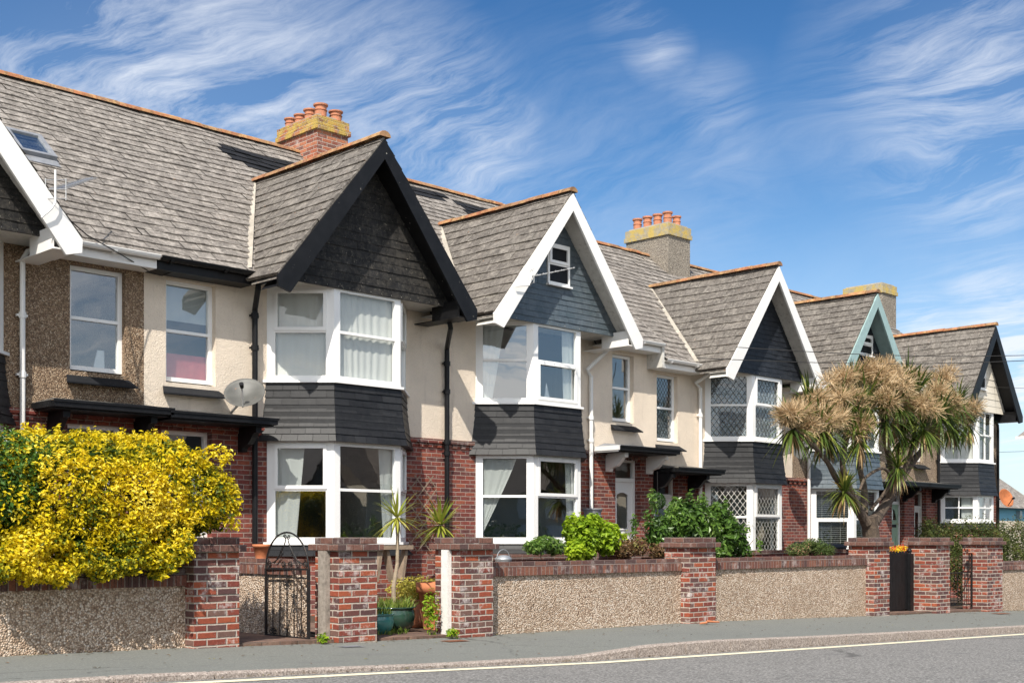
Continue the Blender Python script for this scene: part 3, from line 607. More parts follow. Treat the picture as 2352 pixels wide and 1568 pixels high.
def house(k, s):
    x0, x1, dz = s['x0'], s['x1'], s['dz']; xl, wf = s['bay']; base = zg((x0 + x1) / 2) - .35
    hs = thing('terraced_house', s['label'], 'house', ((x0 + x1) / 2, YW, zg((x0 + x1) / 2)), 'gabled houses of the terrace')
    P = [(xl, YW), (xl + .75, YB), (xl + .75 + wf, YB), (xl + 1.5 + wf, YW)]; cx = s['cx']
    zc, zf, zw1, zs, zl1, zl0 = 1.68 + dz, 3.97 + dz, 3.965 + dz, 2.47 + dz, 1.515 + dz, s.get('lb', -.08 + dz)
    # walls
    sw = s['win']; wx0, wx1 = sw[0], sw[1]; wz0, wz1 = sw[2], sw[3]
    bh = (P[0][0] + .02, P[3][0] - .02)
    for ua, ub in ((x0, bh[0]), (bh[1], x1)):
        up = MB(); wall(up, ua, ub, zc + .07, zf + .02, [(wx0, wx1, wz0, wz1)] if ua < wx0 < ub else [], YW, .14)
        up.build('upper_wall', s['render'], hs)
    if s.get('render2'):
        b = s['render2']; q = MB(); q.box(b[0], b[1], YW - .012, YW + .01, zc + .07, zf); q.build('upper_wall', b[2], hs)
    dx0, dx1, dzt = s['door'][:3]
    for ua, ub in ((x0, bh[0]), (bh[1], x1)):
        lo = MB(); wall(lo, ua, ub, base, zc, [(dx0, dx1, base, dzt)] if ua < dx0 < ub else [], YW + .012, .2)
        lo.build('lower_wall', 'house_brick', hs)
    for a, b in ((x0, P[0][0] - .05), (P[3][0] + .05, x1)):
        if b - a < .1: continue
        st = MB()
        st.box(a, b, YW - .045, YW + .03, zc + .0, zc + .072)
        x = a + .04
        while x < b - .1: st.box(x, x + .1, YW - .02, YW + .03, zc - .075, zc - .002); x += .21
        st.build('string_course', 'coping_brick' if s.get('dark_string') else 'house_brick', hs)
    sh = MB(); sh.face([(x0 + .001, YW + .03, base), (x0 + .001, YW + .03, zf), (x0 + .001, 24.8, zf), (x0 + .001, 24.8, base)]); sh.face([(x1 - .001, YW + .03, base), (x1 - .001, 24.8, base), (x1 - .001, 24.8, zf), (x1 - .001, YW + .03, zf)])
    sh.face([(x1, 24.8, base), (x0, 24.8, base), (x0, 24.8, zf), (x1, 24.8, zf)])
    if s.get('end'):
        sh.face([(x1 - .001, YW + .03, zf), (x1 - .001, 24.8, zf), (x1 - .001, YR, 7.6 + dz)]); sh.box(x1 - .0, x1 + .06, YW - .01, 24.8, base, zf - .05)
    sh.build('side_wall', s['render'], hs)
    it = MB(); it.face([(x0 + .05, 20.2, base), (x1 - .05, 20.2, base), (x1 - .05, 20.2, zf), (x0 + .05, 20.2, zf)])
    it.box(x0 + .05, x1 - .05, YW + .3, 20.2, 1.85 + dz, 2.1 + dz); it.face([(x0 + .05, YW + .3, zf), (x1 - .05, YW + .3, zf), (x1 - .05, 20.2, zf), (x0 + .05, 20.2, zf)][::-1])
    it.build('interior_wall', 'interior', hs)
    bd = MB(); bd.face([(*p, zf - .006) for p in bayring(xl, wf, .0)]); bd.face([(*p, 1.9 + dz) for p in bayring(xl, wf, -.03)]); bd.build('bay_ceiling', 'ceiling_dark', hs)
    # bay: base, cladding, sills, windows
    bb = MB(); zsk = zl0 - .02
    for a, b in zip(P, P[1:]): bb.face([(*a, base), (*b, base), (*b, zsk), (*a, zsk)])
    bb.build('bay_base', 'house_brick', hs)
    skirt(hs, 'bay_skirt', s['clad2'], xl, wf, zl0 - .03, zl0 - .21, .09, .09)
    skirt(hs, 'bay_cladding', s['clad'], xl, wf, zs - .03, zl1, .10, s.get('gauge', .12))
    for nm, z, o, m_ in (('bay_sill', zs, .06, s.get('sillm', 'upvc')), ('bay_sill', zl0 - .005, .05, 'upvc')):
        r = MB(); ringband(r, xl, wf, o, z - .03, z + .012); r.build(nm, m_, hs)
    for lvl, (a, b) in enumerate(((zs + .012, zw1), (zl0 + .008, zl1 + .01))):
        cf = s['case'][lvl]; ws = []
        for f in range(3):
            c_ = s.get('cols', (1, 1, 1))[f]
            post = (.13 if f != 1 else .12, .13 if f != 1 else .12)
            ws.append(window(hs, P[f], P[f + 1], a, b, s.get('split', .52) if s.get('split', .52) else None, cf[f], .075, post, lead=(s['lead'][0], s['lead'][1], 'new_slate' if lvl == 0 else 'dirty_white') if s.get('lead') else None, cols=c_, glass='sky_glass' if (lvl == 1 or s.get('shiny')) else 'glass'))
        for (f, t0, t1, b0, b1, e) in s['curt'][lvl]:
            curtain(ws[f], P[f], P[f + 1], a + .03, b - .03, t0, t1, b0, b1, ease=e, mat=s.get('cm', 'cloth'))
    # small upper window
    w = window(hs, (wx0, YW + .1), (wx1, YW + .1), wz0 + .03, wz1, s.get('wsplit', .5), s.get('wcase'), .062, (.065, .065), lead=(.1, .005, 'new_slate') if s.get('lead') else None, glass='sky_glass')
    if s.get('wcurt'):
        for (t0, t1, za, zb, mt) in s['wcurt']: curtain(w, (wx0, YW + .1), (wx1, YW + .1), wz0 + (wz1 - wz0) * za, wz0 + (wz1 - wz0) * zb, t0, t1, t0, t1, off=-.09, mat=mt, amp=.004, wl=.2)
    sl = MB(); a_, b_ = wx0 - .06, wx1 + .06; z_ = wz0 + .02
    sl.hexa([(a_ - .06, YW - .16, z_ - .21), (b_ + .06, YW - .16, z_ - .21), (b_ - .02, YW + .0, z_ - .20), (a_ + .02, YW + .0, z_ - .20), (a_ - .06, YW - .16, z_ - .19), (b_ + .06, YW - .16, z_ - .19), (wx1, YW + .12, z_), (wx0, YW + .12, z_)])
    sl.build('window_sill', 'new_slate', hs)
    # door
    df = MB(); yd = YW + .15; zb = zg((dx0 + dx1) / 2) - .05; dw = dx1 - dx0; zt = dzt
    tr = s['door'][3]; fr = .06
    df.box(dx0, dx0 + fr, yd, yd + .08, zb, zt); df.box(dx1 - fr, dx1, yd, yd + .08, zb, zt); df.box(dx0 + fr, dx1 - fr, yd, yd + .08, zt - fr, zt); df.box(dx0 + fr, dx1 - fr, yd, yd + .08, tr - .04, tr + .04)
    fo = df.build('door_frame', s['door'][5], hs)
    gl = MB(); gl.face([(dx0 + fr, yd + .04, tr + .04), (dx1 - fr, yd + .04, tr + .04), (dx1 - fr, yd + .04, zt - fr), (dx0 + fr, yd + .04, zt - fr)]); gl.build('fanlight', 'sky_glass', fo)
    dr = MB(); pw = dw - 2 * fr; kind = s['door'][4]
    gx0, gx1 = dx0 + fr + pw * .24, dx1 - fr - pw * .24; gz1 = tr - .26; gz0 = gz1 - .75
    if kind == 'glass': gx0, gx1, gz0, gz1 = dx0 + fr + .09, dx1 - fr - .09, zb + .2, tr - .14
    if kind == 'fan': gz1 = tr - .17; gz0 = gz1 - .3; gx0, gx1 = dx0 + fr + .1, dx1 - fr - .1
    for a, b, c, d in rects(dx0 + fr, dx1 - fr, zb, tr - .04, [(gx0, gx1, gz0, gz1)]): dr.face([(a, yd + .03, c), (b, yd + .03, c), (b, yd + .03, d), (a, yd + .03, d)])
    if kind != 'glass':   # moulded panels and glazing bead with a bowed head
        e = .03
        for a, b, c, d in ((gx0 - e, gx0, gz0 - e, gz1), (gx1, gx1 + e, gz0 - e, gz1), (gx0, gx1, gz0 - e, gz0)): dr.box(a, b, yd + .012, yd + .029, c, d)
        for i in range(8):
            f = lambda q: gz1 - .05 * (4 * (q - .5) ** 2 if kind == 'arch' else 0) - (.28 * abs(2 * q - 1) ** 2.2 if kind == 'fan' else 0)
            a, b = gx0 + (gx1 - gx0) * i / 8, gx0 + (gx1 - gx0) * (i + 1) / 8; za, zb2 = f(i / 8), f((i + 1) / 8)
            dr.hexa([(a, yd + .012, za), (b, yd + .012, zb2), (b, yd + .029, zb2), (a, yd + .029, za), (a, yd + .012, gz1 + e), (b, yd + .012, gz1 + e), (b, yd + .029, gz1 + e), (a, yd + .029, gz1 + e)])
        for (c, d) in ((zb + .15, gz0 - .42),):
            for a, b in ((dx0 + fr + .1, dx0 + fr + .13), (dx1 - fr - .13, dx1 - fr - .1)): dr.box(a, b, yd + .018, yd + .029, c, d)
            dr.box(dx0 + fr + .13, dx1 - fr - .13, yd + .018, yd + .029, d - .03, d); dr.box(dx0 + fr + .13, dx1 - fr - .13, yd + .018, yd + .029, c, c + .03)
    do = dr.build('door', s['door'][6], hs)
    g2 = MB(); g2.face([(gx0, yd + .035, gz0), (gx1, yd + .035, gz0), (gx1, yd + .035, gz1), (gx0, yd + .035, gz1)]); g2.build('door_pane', 'sky_glass', do)
    if kind != 'glass':
        lb = MB(); lb.box(gx0 + .02, gx1 - .02, yd + .008, yd + .028, gz0 - .2, gz0 - .12); lb.build('letter_box', 'black_iron', do)
        lh = MB(); lh.tube([(dx1 - fr - .05, yd + .03, gz0 - .1), (dx1 - fr - .05, yd - .02, gz0 - .1), (dx1 - fr - .15, yd - .02, gz0 - .1)], .01, 6); lh.build('handle', 'gold', do)
    # main roof
    rm = MB(); nw = MB(); W = x1 - x0; Hh = math.hypot(YR - YE, SL * (YR - YE)); vv = Vector((0, 1, SL)).normalized()
    pf = s.get('patch'); sk = s.get('sky')
    def keep(c):
        if sk and sk[0] < c.x < sk[1] and sk[2] < c.y < sk[3]: return False
        return True
    tiles(rm, (x0, YE - .05, mainz(YE - .05, dz)), (1, 0, 0), vv, W, Hh + .05, .215, .30, .024, keep=keep, jit=.0028, seed=k + 3, alt=(nw, pf) if pf else None)
    rm.face([(x0, YE, mainz(YE, dz) - .07), (x1, YE, mainz(YE, dz) - .07), (x1, YR, mainz(YR, dz) - .07), (x0, YR, mainz(YR, dz) - .07)])
    rm.face([(x1, 25.2, mainz(YE, dz)), (x0, 25.2, mainz(YE, dz)), (x0, YR, mainz(YR, dz)), (x1, YR, mainz(YR, dz))])
    ro = rm.build('roof', 'roof_slate', hs)
    if nw.F: nw.build('replacement_slates', 'new_slate', ro)
    rd = MB(); ridge_tiles(rd, (x0, YR, mainz(YR, dz) + .01), (x1, YR, mainz(YR, dz) + .01)); rd.build('ridge', 'ridge_clay', ro)
    # gable
    hw = s.get('hw', 2.0); az = 6.35 + dz; ez = 3.90 + dz; rise = az - ez; sl = math.hypot(hw, rise); yb = YE + (az - 4.05 - dz) / SL + .1
    gr = MB()
    below = lambda c: c.z > mainz(c.y, dz) - .12
    depth = yb - YG
    tiles(gr, (cx - hw, yb, ez), (0, -1, 0), (hw / sl, 0, rise / sl), depth, sl, s.get('gg', .235), .29, .024, keep=lambda c: c.z > mainz(min(c.y, 99), dz) - .35 or c.y < YE, jit=.0025, seed=k + 40)
    tiles(gr, (cx + hw, YG, ez), (0, 1, 0), (-hw / sl, 0, rise / sl), depth, sl, s.get('gg', .235), .29, .024, keep=lambda c: c.z > mainz(min(c.y, 99), dz) - .35 or c.y < YE, jit=.0025, seed=k + 70)
    nx, nz = rise / sl, hw / sl
    for sg in (-1, 1):
        o = -.075
        a = (cx + sg * hw, YG, ez + o); b = (cx + sg * hw, YE - .1, ez + o); c = (cx, yb, az + o); d = (cx, YG, az + o)
        gr.face([a, b, c, d] if sg > 0 else [d, c, b, a])
    go = gr.build('gable_roof', s.get('gslate', 'gable_slate'), hs)
    rd = MB(); ridge_tiles(rd, (cx, yb - .1, az + .035), (cx, YG - .04, az + .035)); rd.build('ridge', 'ridge_clay', go)
    # valleys
    vl = MB()
    for sg in (-1, 1):
        p = Vector((cx + sg * .02, yb - .07, az + .0)); q = Vector((cx + sg * (hw - .02), YE + .0, mainz(YE, dz) + .045)); 
        nrm = (Vector((sg * nx, 0, nz)) + Vector((0, -SL, 1)).normalized()).normalized(); d = (q - p).normalized(); w_ = d.cross(nrm) * .045
        p += nrm * .045; q += nrm * .01; N_ = 14
        for i in range(N_):
            a, b = p.lerp(q, i / N_), p.lerp(q, (i + 1) / N_); vl.face([a - w_, b - w_, b + w_, a + w_] if sg > 0 else [a + w_, b + w_, b - w_, a - w_])
    vl.build('valley_mortar', 'mortar_strip', go)
    # bargeboards and verge soffits
    bw = .20
    for sg in (-1, 1):
        b = MB(); ux, uz = -sg * hw / sl, rise / sl; nnx, nnz = sg * rise / sl, hw / sl
        e0 = Vector((cx + sg * (hw + .02), 0, ez - .03)); L_ = sl + .03
        p0 = e0 + Vector((ux, 0, uz)) * .0; 
        lo0 = Vector((e0.x - sg * .0, 0, e0.z - bw / nnz * .55)); 
        top0, top1 = (e0.x, e0.z), (cx, az - .03)
        bot0, bot1 = (e0.x - sg * bw * rise / sl - sg * .07, e0.z - bw * hw / sl - .10), (cx, az - .03 - bw / nnz)
        foot = (e0.x - sg * .01, e0.z - .17)
        poly = [top0, top1, bot1, bot0, foot]
        y0_, y1_ = YG - .03, YG + .015
        A_ = [(p[0], y0_, p[1]) for p in poly]; B_ = [(p[0], y1_, p[1]) for p in poly]
        if sg > 0: A_ = A_[::-1]; B_ = B_[::-1]
        b.face(A_[::-1] if False else A_); b.face(B_[::-1])
        for i in range(5): j = (i + 1) % 5; b.face([A_[j], A_[i], B_[i], B_[j]])
        b.build('bargeboard', s['barge'], hs)
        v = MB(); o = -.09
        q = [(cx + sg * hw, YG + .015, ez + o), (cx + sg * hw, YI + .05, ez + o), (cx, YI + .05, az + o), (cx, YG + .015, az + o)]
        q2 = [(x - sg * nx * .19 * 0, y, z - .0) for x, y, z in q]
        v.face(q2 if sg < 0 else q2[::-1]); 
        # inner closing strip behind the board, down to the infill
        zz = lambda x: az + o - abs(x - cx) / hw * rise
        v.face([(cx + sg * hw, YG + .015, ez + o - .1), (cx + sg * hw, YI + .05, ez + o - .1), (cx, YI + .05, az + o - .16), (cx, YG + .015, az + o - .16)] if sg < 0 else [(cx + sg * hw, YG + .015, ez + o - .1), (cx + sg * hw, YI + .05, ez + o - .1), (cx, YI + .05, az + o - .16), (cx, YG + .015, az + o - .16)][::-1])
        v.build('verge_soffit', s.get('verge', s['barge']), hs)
    # flat soffit under the gable, and boxed feet
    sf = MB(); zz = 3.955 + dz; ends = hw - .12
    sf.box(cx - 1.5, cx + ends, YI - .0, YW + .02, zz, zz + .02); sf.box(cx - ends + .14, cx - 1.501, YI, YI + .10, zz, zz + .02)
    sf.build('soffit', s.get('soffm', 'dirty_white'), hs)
    for sg in (1,):
        fx = MB(); xa, xb = sorted((cx + sg * (hw - .34), cx + sg * (hw - .02)))
        fx.box(xa, xb, YG + .016, YI + .3, ez - .19, ez - .17); xa2, xb2 = sorted((cx + sg * (hw - .36), cx + sg * (hw - .34)))
        fx.box(xa2, xb2, YG + .03, YI + .3, ez - .19, ez + .1)
        fx.box(xa, xb, YI + .301, YW, ez - .18, ez - .165)
        fx.build('verge_box', s['barge'], hs)
    # infill
    hb = hw - .16; zb0 = 3.93 + dz; za = zb0 + hb * rise / hw * 1.0; zap = min(az - .2, za)
    gi = MB(); tri = [(0, 0), (2 * hb, 0), (hb, zap - zb0)]
    gw = s.get('gwin')
    tiles(gi, (cx - hb, YI, zb0), (1, 0, 0), (0, 0, 1), 2 * hb, zap - zb0, s.get('gig', .105 if k > 1 else .135), s.get('gtw', .21), .013, poly=tri, jit=.0015, seed=k + 90)
    gi.face([(cx - hb, YI + .003, zb0), (cx + hb, YI + .003, zb0), (cx, YI + .003, zap)])
    gi.build('gable_cladding', s['gclad'], hs)
    if gw:
        gx0, gx1, gz0, gz1 = gw; w = window(hs, (gx0, YI - .035), (gx1, YI - .035), gz0, gz1, .5, s.get('gcase', (1,)), .045, (.045, .045), glass='sky_glass', depth=.04)
        q = MB(); q.box(gx0 - .03, gx1 + .03, YI - .08, YI + .002, gz0 - .035, gz0 - .003); q.build('window_sill', 'upvc', hs)
        bk = MB(); bk.face([(gx0 + .03, YI - .018, gz0 + .03), (gx1 - .03, YI - .018, gz0 + .03), (gx1 - .03, YI - .018, gz1 - .03), (gx0 + .03, YI - .018, gz1 - .03)]); bk.build('blind', 'black_paint', w)
    # eaves: fascia and gutters
    for (a, b, mt) in s['gut']:
        f = MB(); f.box(a, b, YE + .03, YE + .06, 3.86 + dz, 4.03 + dz); f.box(a, b, YE + .062, YW, 3.862 + dz, 3.88 + dz); fo = f.build('fascia', mt, hs)
        gtr = MB(); n = 8; y_, z_, r_ = YE - .035, 4.035 + dz, .058
        for i in range(n):
            t0, t1 = math.pi + math.pi * i / n, math.pi + math.pi * (i + 1) / n
            p = lambda t, rr: (y_ + rr * math.cos(t), z_ + rr * math.sin(t))
            for rr, fl in ((r_, 0), (r_ - .008, 1)):
                q = [(a, *p(t0, rr)), (b, *p(t0, rr)), (b, *p(t1, rr)), (a, *p(t1, rr))]; gtr.face(q if not fl else q[::-1])
        gtr.box(a, b, y_ - r_ - .006, y_ - r_ + .006, z_ - .004, z_ + .008); gtr.box(a, b, y_ + r_ - .006, y_ + r_ + .006, z_ - .004, z_ + .008)
        x = a + .15
        while x < b: gtr.tube([(x, y_, z_ - .03), (x + .05, y_, z_ - .03)], .052, 10); x += .9
        gtr.build('gutter', mt, fo)
    return hs

def W(pxa, pxb, z0, z1): return (xs(pxa, YW + .1), xs(pxb, YW + .1), z0, z1)
r1 = roofpt(520, 345, 0); r2 = roofpt(650, 395, 0); r3 = roofpt(960, 440, 0); r4 = roofpt(1105, 490, 0); r5 = roofpt(470, 318, 0)
def patch1(c):  # slipped courses replaced with new slates
    row = (YR - c.y)
    return (.55 < row < 1.25 and 12.4 + (row - .55) * .5 < c.x < 14.3)
def patch2(c):
    row = (YR - c.y); return (.3 < row < .55 and 17.2 < c.x < 18.3) or (.4 < row < 1.05 and 18.6 < c.x < 20.2)
FULL = [(0, .02, .98, .02, .98, 1), (1, .02, .98, .02, .98, 1), (2, .05, .95, .05, .95, 1)]
specs = [
 dict(x0=3.2, x1=9.11, dz=0, bay=(4.2, 1.35), cx=5.55, render='house_pebble', win=W(153, 280, 2.33, 3.82), door=(7.95, 8.8, 1.6, 1.15, 'arch', 'upvc', 'upvc'),
   clad='black_slate', clad2='black_slate', case=[(None, None, None)] * 2, curt=[[], []], barge='white_paint', verge='dirty_white', gclad='flaked_slate', gut=[(7.35, 9.11, 'white_paint')], wcase=None,
   sky=(xs(20, 18.2) - .1, xs(20, 18.2) + .0, 0, 0), wcurt=[],
   label='brown pebbledash house with a white gutter and a skylight in its roof'),
 dict(x0=9.11, x1=14.93, dz=0, bay=(11.23, 1.36), cx=12.62, render='cream', win=W(373, 487, 2.30, 3.83), door=(9.4, 10.25, 1.6, 1.15, 'arch', 'upvc', 'upvc'),
   clad='black_slate', clad2='new_slate', case=[((1,), None, (1,)), ((1,), None, (1,))], curt=[FULL, [(0, .02, .55, .02, .42, 1), (1, .72, .97, .8, .98, 1), (2, .1, .5, .1, .4, 1)]],
   barge='flaky_black', soffm='dirty_white', gclad='flaked_slate', gut=[(9.13, 10.75, 'black_paint'), (14.45, 14.93, 'white_paint')], patch=patch1, wcurt=[(.03, .97, .62, .98, 'cloth'), (.05, .95, .04, .3, 'pink_cloth')],
   label='cream roughcast house with black bargeboards and flaking black slates in its gable'),
 dict(x0=14.93, x1=20.8, dz=0, bay=(15.76, 1.29), cx=17.07, render='cream', win=W(1398, 1447, 2.38, 3.78), door=(19.72, 20.52, 1.63, 1.2, 'arch', 'upvc', 'upvc'),
   clad='black_slate', clad2='black_slate', case=[(None, (0,), None), (None, (1,), None)], curt=[[(0, .02, .5, .02, .28, 1), (1, .68, .95, .72, .97, 1)], [(0, .02, .72, .02, .06, 1.1), (1, .75, .97, .8, .97, 1)]],
   barge='white_paint', verge='dirty_white', gclad='blue_slate', gut=[(14.94, 15.12, 'white_paint'), (19.0, 20.75, 'white_paint')], patch=patch2, dark_string=True, shiny=True,
   gwin=(XZ(1257, 0, 15.9)[0], XZ(1307, 0, 15.9)[0], XZ(1282, 655, 15.9)[1], XZ(1282, 562, 15.9)[1]),
   label='cream house with white bargeboards, blue-grey slate gable and a small attic window above its bay'),
 dict(x0=20.8, x1=26.34, dz=-.3, bay=(22.79, 1.18), cx=23.88, render='cream', win=W(1500, 1548, 2.05, 3.50), door=(20.98, 21.82, 1.34, .9, 'arch', 'upvc', 'upvc'),
   clad='black_slate', clad2='black_slate', case=[(None, (1,), None), (None, (1,), None)], curt=[[(0, .02, .98, .02, .98, 1), (1, .02, .98, .02, .98, 1)], [(0, .02, .3, .02, .25, 1)]],
   barge='white_paint', verge='dirty_white', gclad='navy_slate', gut=[(20.82, 22.25, 'white_paint')], hw=1.95, lead=(.13, .006, 'dirty_white'), sillm='upvc', cm='lace', wcurt=[(.02, .98, .02, .5, 'lace')],
   label='cream house with white bargeboards, plain navy slate gable and diamond-leaded bay windows'),
 dict(x0=26.34, x1=32.1, dz=-.3, bay=(27.19, 1.24), cx=28.27, render='tan_pebble', win=(30.95, 31.5, 2.05, 3.5), door=(31.28, 31.98, 1.28, .95, 'fan', 'upvc', 'green_door'),
   clad='blue_slate', clad2='black_slate', case=[(None, None, None), ((0,), None, None)], curt=[[(0, .02, .98, .02, .98, 1)], []],
   barge='teal_paint', gclad='navy_slate', gut=[(30.4, 32.09, 'black_paint')], hw=1.9, gg=.2,
   gwin=(XZ(1963, 0, 15.9)[0], XZ(2003, 0, 15.9)[0], XZ(1985, 815, 15.9)[1], XZ(1985, 768, 15.9)[1]),
   label='pebbledash house with pale teal bargeboards standing behind the big palm-like tree'),
 dict(x0=32.1, x1=37.8, dz=-.3, bay=(34.1, 1.05), cx=35.02, render='tan_pebble', win=(32.5, 33.05, 2.1, 3.5), door=(32.55, 33.25, 1.28, .85, 'glass', 'dirty_white', 'dirty_white'),
   clad='black_slate', clad2='black_slate', case=[(None, None, None)] * 2, curt=[[(0, .02, .98, .02, .98, 1)], [(0, .6, .95, .6, .95, 1)]], lb=.45, cols=(2, 2, 1),
   barge='black_paint', gclad='cream_board', soffm='black_paint', gut=[(32.11, 33.1, 'black_paint')], hw=1.78, end=True, gig=.19, gtw=9.0,
   gwin=(XZ(2240, 0, 15.9)[0], XZ(2263, 0, 15.9)[0], XZ(2252, 893, 15.9)[1], XZ(2252, 838, 15.9)[1]),
   label='end house of the terrace with black bargeboards and cream boarding in its gable'),
]
specs[1]['curt'][0] = [(0, .02, .98, .02, .98, 1), (1, .02, .98, .02, .98, 1), (2, .05, .95, .05, .95, 1)]
specs[0].pop('sky')
HS = [house(i, s) for i, s in enumerate(specs)]
# lower bays: venetian blind in house four
def blind(hs, A, B, z0, z1, name='venetian_blind'):
    A, u, n, L = frame2(A, B); mb = MB(); z = z0
    while z < z1: mb.obox(A, u, n, .14, L - .14, -.14, -.10, z, z + .006); z += .052
    for a in (.3, L / 2, L - .3): mb.obox(A, u, n, a - .006, a + .006, -.142, -.138, z0, z1)
    mb.build(name, 'dirty_white', hs)
b4 = specs[4]['bay']; blind(HS[4], (b4[0], YW), (b4[0] + .75, YB), -.28, 1.15); blind(HS[4], (b4[0] + .75, YB), (b4[0] + .75 + b4[1], YB), -.28, 1.15)
# canopies
canopy(HS[0], 7.48, 9.18, 1.83, 16.1, 'black_paint', right=False, brx=(7.7, 9.0), roofm='felt')
canopy(HS[1], 9.2, 10.95, 1.80, 16.1, 'black_paint', left=False, brx=(10.75,), roofm='felt')
canopy(HS[2], 19.1, 20.95, 1.82, 16.08, 'black_paint', brx=(19.45, 20.75), brmat='white_paint', roofm='lead')
canopy(HS[3], 20.97, 22.55, 1.46, 16.08, 'black_paint', brx=(21.0 - .0, 22.2), roofm='felt')
canopy(HS[4], 30.3, 32.08, 1.47, 16.1, 'black_paint', right=False, brx=(30.6, 31.9)); canopy(HS[5], 32.1, 33.95, 1.47, 16.1, 'black_paint', left=False, brx=(33.6,))
# white flank of the third house's canopy
f = MB(); f.box(19.0, 19.045, 16.02, YW, 1.74, 1.83); f.box(19.02, 19.045, 16.05, YW, 1.71, 1.739); f.build('canopy_side', 'white_paint', HS[2])
# pipes
pipe(HS[0], 7.28, YW - .07, 3.75, -1.1, 'white_paint', bend=[(7.6, YE, 3.98), (7.33, YW - .1, 3.86)], collars=(3.0, 2.2))
pipe(HS[1], 10.95, YW - .09, 3.4, -.15, 'black_paint', bend=[(10.8, YE - .03, 3.97), (10.8, YE, 3.8), (10.95, YW - .09, 3.55)], collars=(3.45, 2.95, 2.3), r=.045)
pipe(HS[2], 14.97, YW - .09, 3.2, -.1, 'black_paint', bend=[(14.5, YI + .12, 3.74), (14.55, YI + .14, 3.62), (14.97, YW - .09, 3.38)], collars=(3.1, 2.6, 1.7, 1.5), r=.045)
pipe(HS[2], xs(1358, YW - .07), YW - .07, 3.22, -.6, 'white_paint', bend=[(19.15, YE - .03, 3.97), (19.1, YE + .05, 3.78), (18.75, YW - .08, 3.35)], collars=(2.4, 1.95), r=.04)
pipe(HS[3], xs(1609, YW - .07), YW - .07, 3.3, -.6, 'white_paint', bend=[(22.45, YE - .03, 3.7), (22.45, YE + .0, 3.6), (22.35, YW - .08, 3.4)], collars=(2.7, 1.2), r=.04)
pipe(HS[4], xs(1858, YW - .07), YW - .07, 3.2, -.6, 'white_paint', collars=(2.0,), r=.04)
pipe(HS[5], xs(2156, YW - .07), YW - .07, 3.4, -.6, 'black_paint', collars=(2.2,), r=.04)
pipe(HS[5], 37.7, YW - .09, 3.2, -.6, 'black_paint', bend=[(36.9, YE + .1, 3.55), (37.2, YE + .1, 3.4), (37.7, YW - .09, 3.3)], r=.04)
m = MB(); m.box(20.73, 20.797, YE - .02, YW, 3.56, 4.0); m.build('eaves_end', 'dirty_white', HS[2])
# chimneys
chimney(HS[1], 14.68, 15.44, 20.1, 21.42, 6.8, 8.30, 'chimney_brick', 'cap_brick', [(14.88, 20.25, .25, .13), (14.88, 20.6, .23, .125), (14.88, 20.95, .21, .115), (14.88, 21.28, .21, .115), (15.25, 20.25, .2, .13), (15.25, 20.95, .2, .11)])
chimney(HS[3], 25.77, 26.7, 20.05, 21.46, 6.3, 8.14, 'stack_pebble', 'cap_mortar', [(26.0, 20.25, .32, .12), (26.0, 20.58, .32, .12), (26.0, 20.92, .32, .12), (26.0, 21.26, .32, .12), (26.45, 20.3, .3, .11)], caph=.3)
chimney(HS[5], 37.0, 37.9, 20.1, 21.5, 6.3, 8.2, 'stack_pebble', 'cap_mortar', [], caph=.3)
# skylight on the left house
a, b = roofpt(24, 300, 0), roofpt(110, 378, 0); xc, yc = (a[0] + b[0]) / 2, (a[1] + b[1]) / 2
sx, sy = .29, .37; N_ = Vector((0, -SL, 1)).normalized(); V_ = Vector((0, 1, SL)).normalized(); C_ = Vector((xc, yc, mainz(yc, 0)))
def rq(mb, a0, a1, b0, b1, l0, l1):
    q = lambda a, b, l: C_ + Vector((a, 0, 0)) + V_ * b + N_ * l
    mb.hexa([q(a0, b0, l0), q(a1, b0, l0), q(a1, b1, l0), q(a0, b1, l0), q(a0, b0, l1), q(a1, b0, l1), q(a1, b1, l1), q(a0, b1, l1)])
m = MB(); rq(m, -sx, -sx + .07, -sy, sy, 0, .1); rq(m, sx - .07, sx, -sy, sy, 0, .1); rq(m, -sx + .07, sx - .07, -sy, -sy + .07, 0, .098); rq(m, -sx + .07, sx - .07, sy - .07, sy, 0, .098); rq(m, -sx, sx, -sy - .2, -sy - .003, 0, .035)
so = m.build('skylight', 'lead', HS[0]); m = MB(); rq(m, -sx + .06, sx - .06, -sy + .06, sy - .06, .05, .075); m.build('skylight_pane', 'sky_glass', so)
# ---------------------------------------------------------------- ground
YK, YP = 9.0, 11.4
GX = [-40, -20, -8, 0, 2, 3, 4, 5, 6, 7, 8, 9, 10.1, 10.7, 11.3, 12.5, 14, 15, 16, 18, 20.6, 22, 24.4, 27.2, 30, 34, 40, 50, 60, 90, 130, 200]
def sheet(name, mat, ys, zf, xr=None):
    mb = MB(); X = [x for x in GX if not xr or xr[0] <= x <= xr[1]]
    if xr: X = sorted(set([xr[0], *X, xr[1]]))
    for a, b in zip(X, X[1:]):
        for c, d in zip(ys, ys[1:]): mb.face([(a, c, zf(a, c)), (b, c, zf(b, c)), (b, d, zf(b, d)), (a, d, zf(a, d))])
    return structure(mb.build(name, mat, smooth=True))
rdz = lambda x, y: interp(RD, x) + .03 * min(1, max(0, (YK - y) / 4.5)) - (.03 * max(0, (YK - 9 - y) / 4) if y < 0 else 0)
sheet('road', 'road_asphalt', [-3, 0, 2.5, 4.5, 6.5, 8.0, YK + .01], lambda x, y: interp(RD, x) + .06 * math.sin(max(0, min(1, (YK - y) / 9)) * math.pi) - .003)
pvz = lambda x, y: interp(KT, x) + (zg(x) - interp(KT, x)) * min(1, max(0, (y - YK - .14) / (YP - YK - .14)))
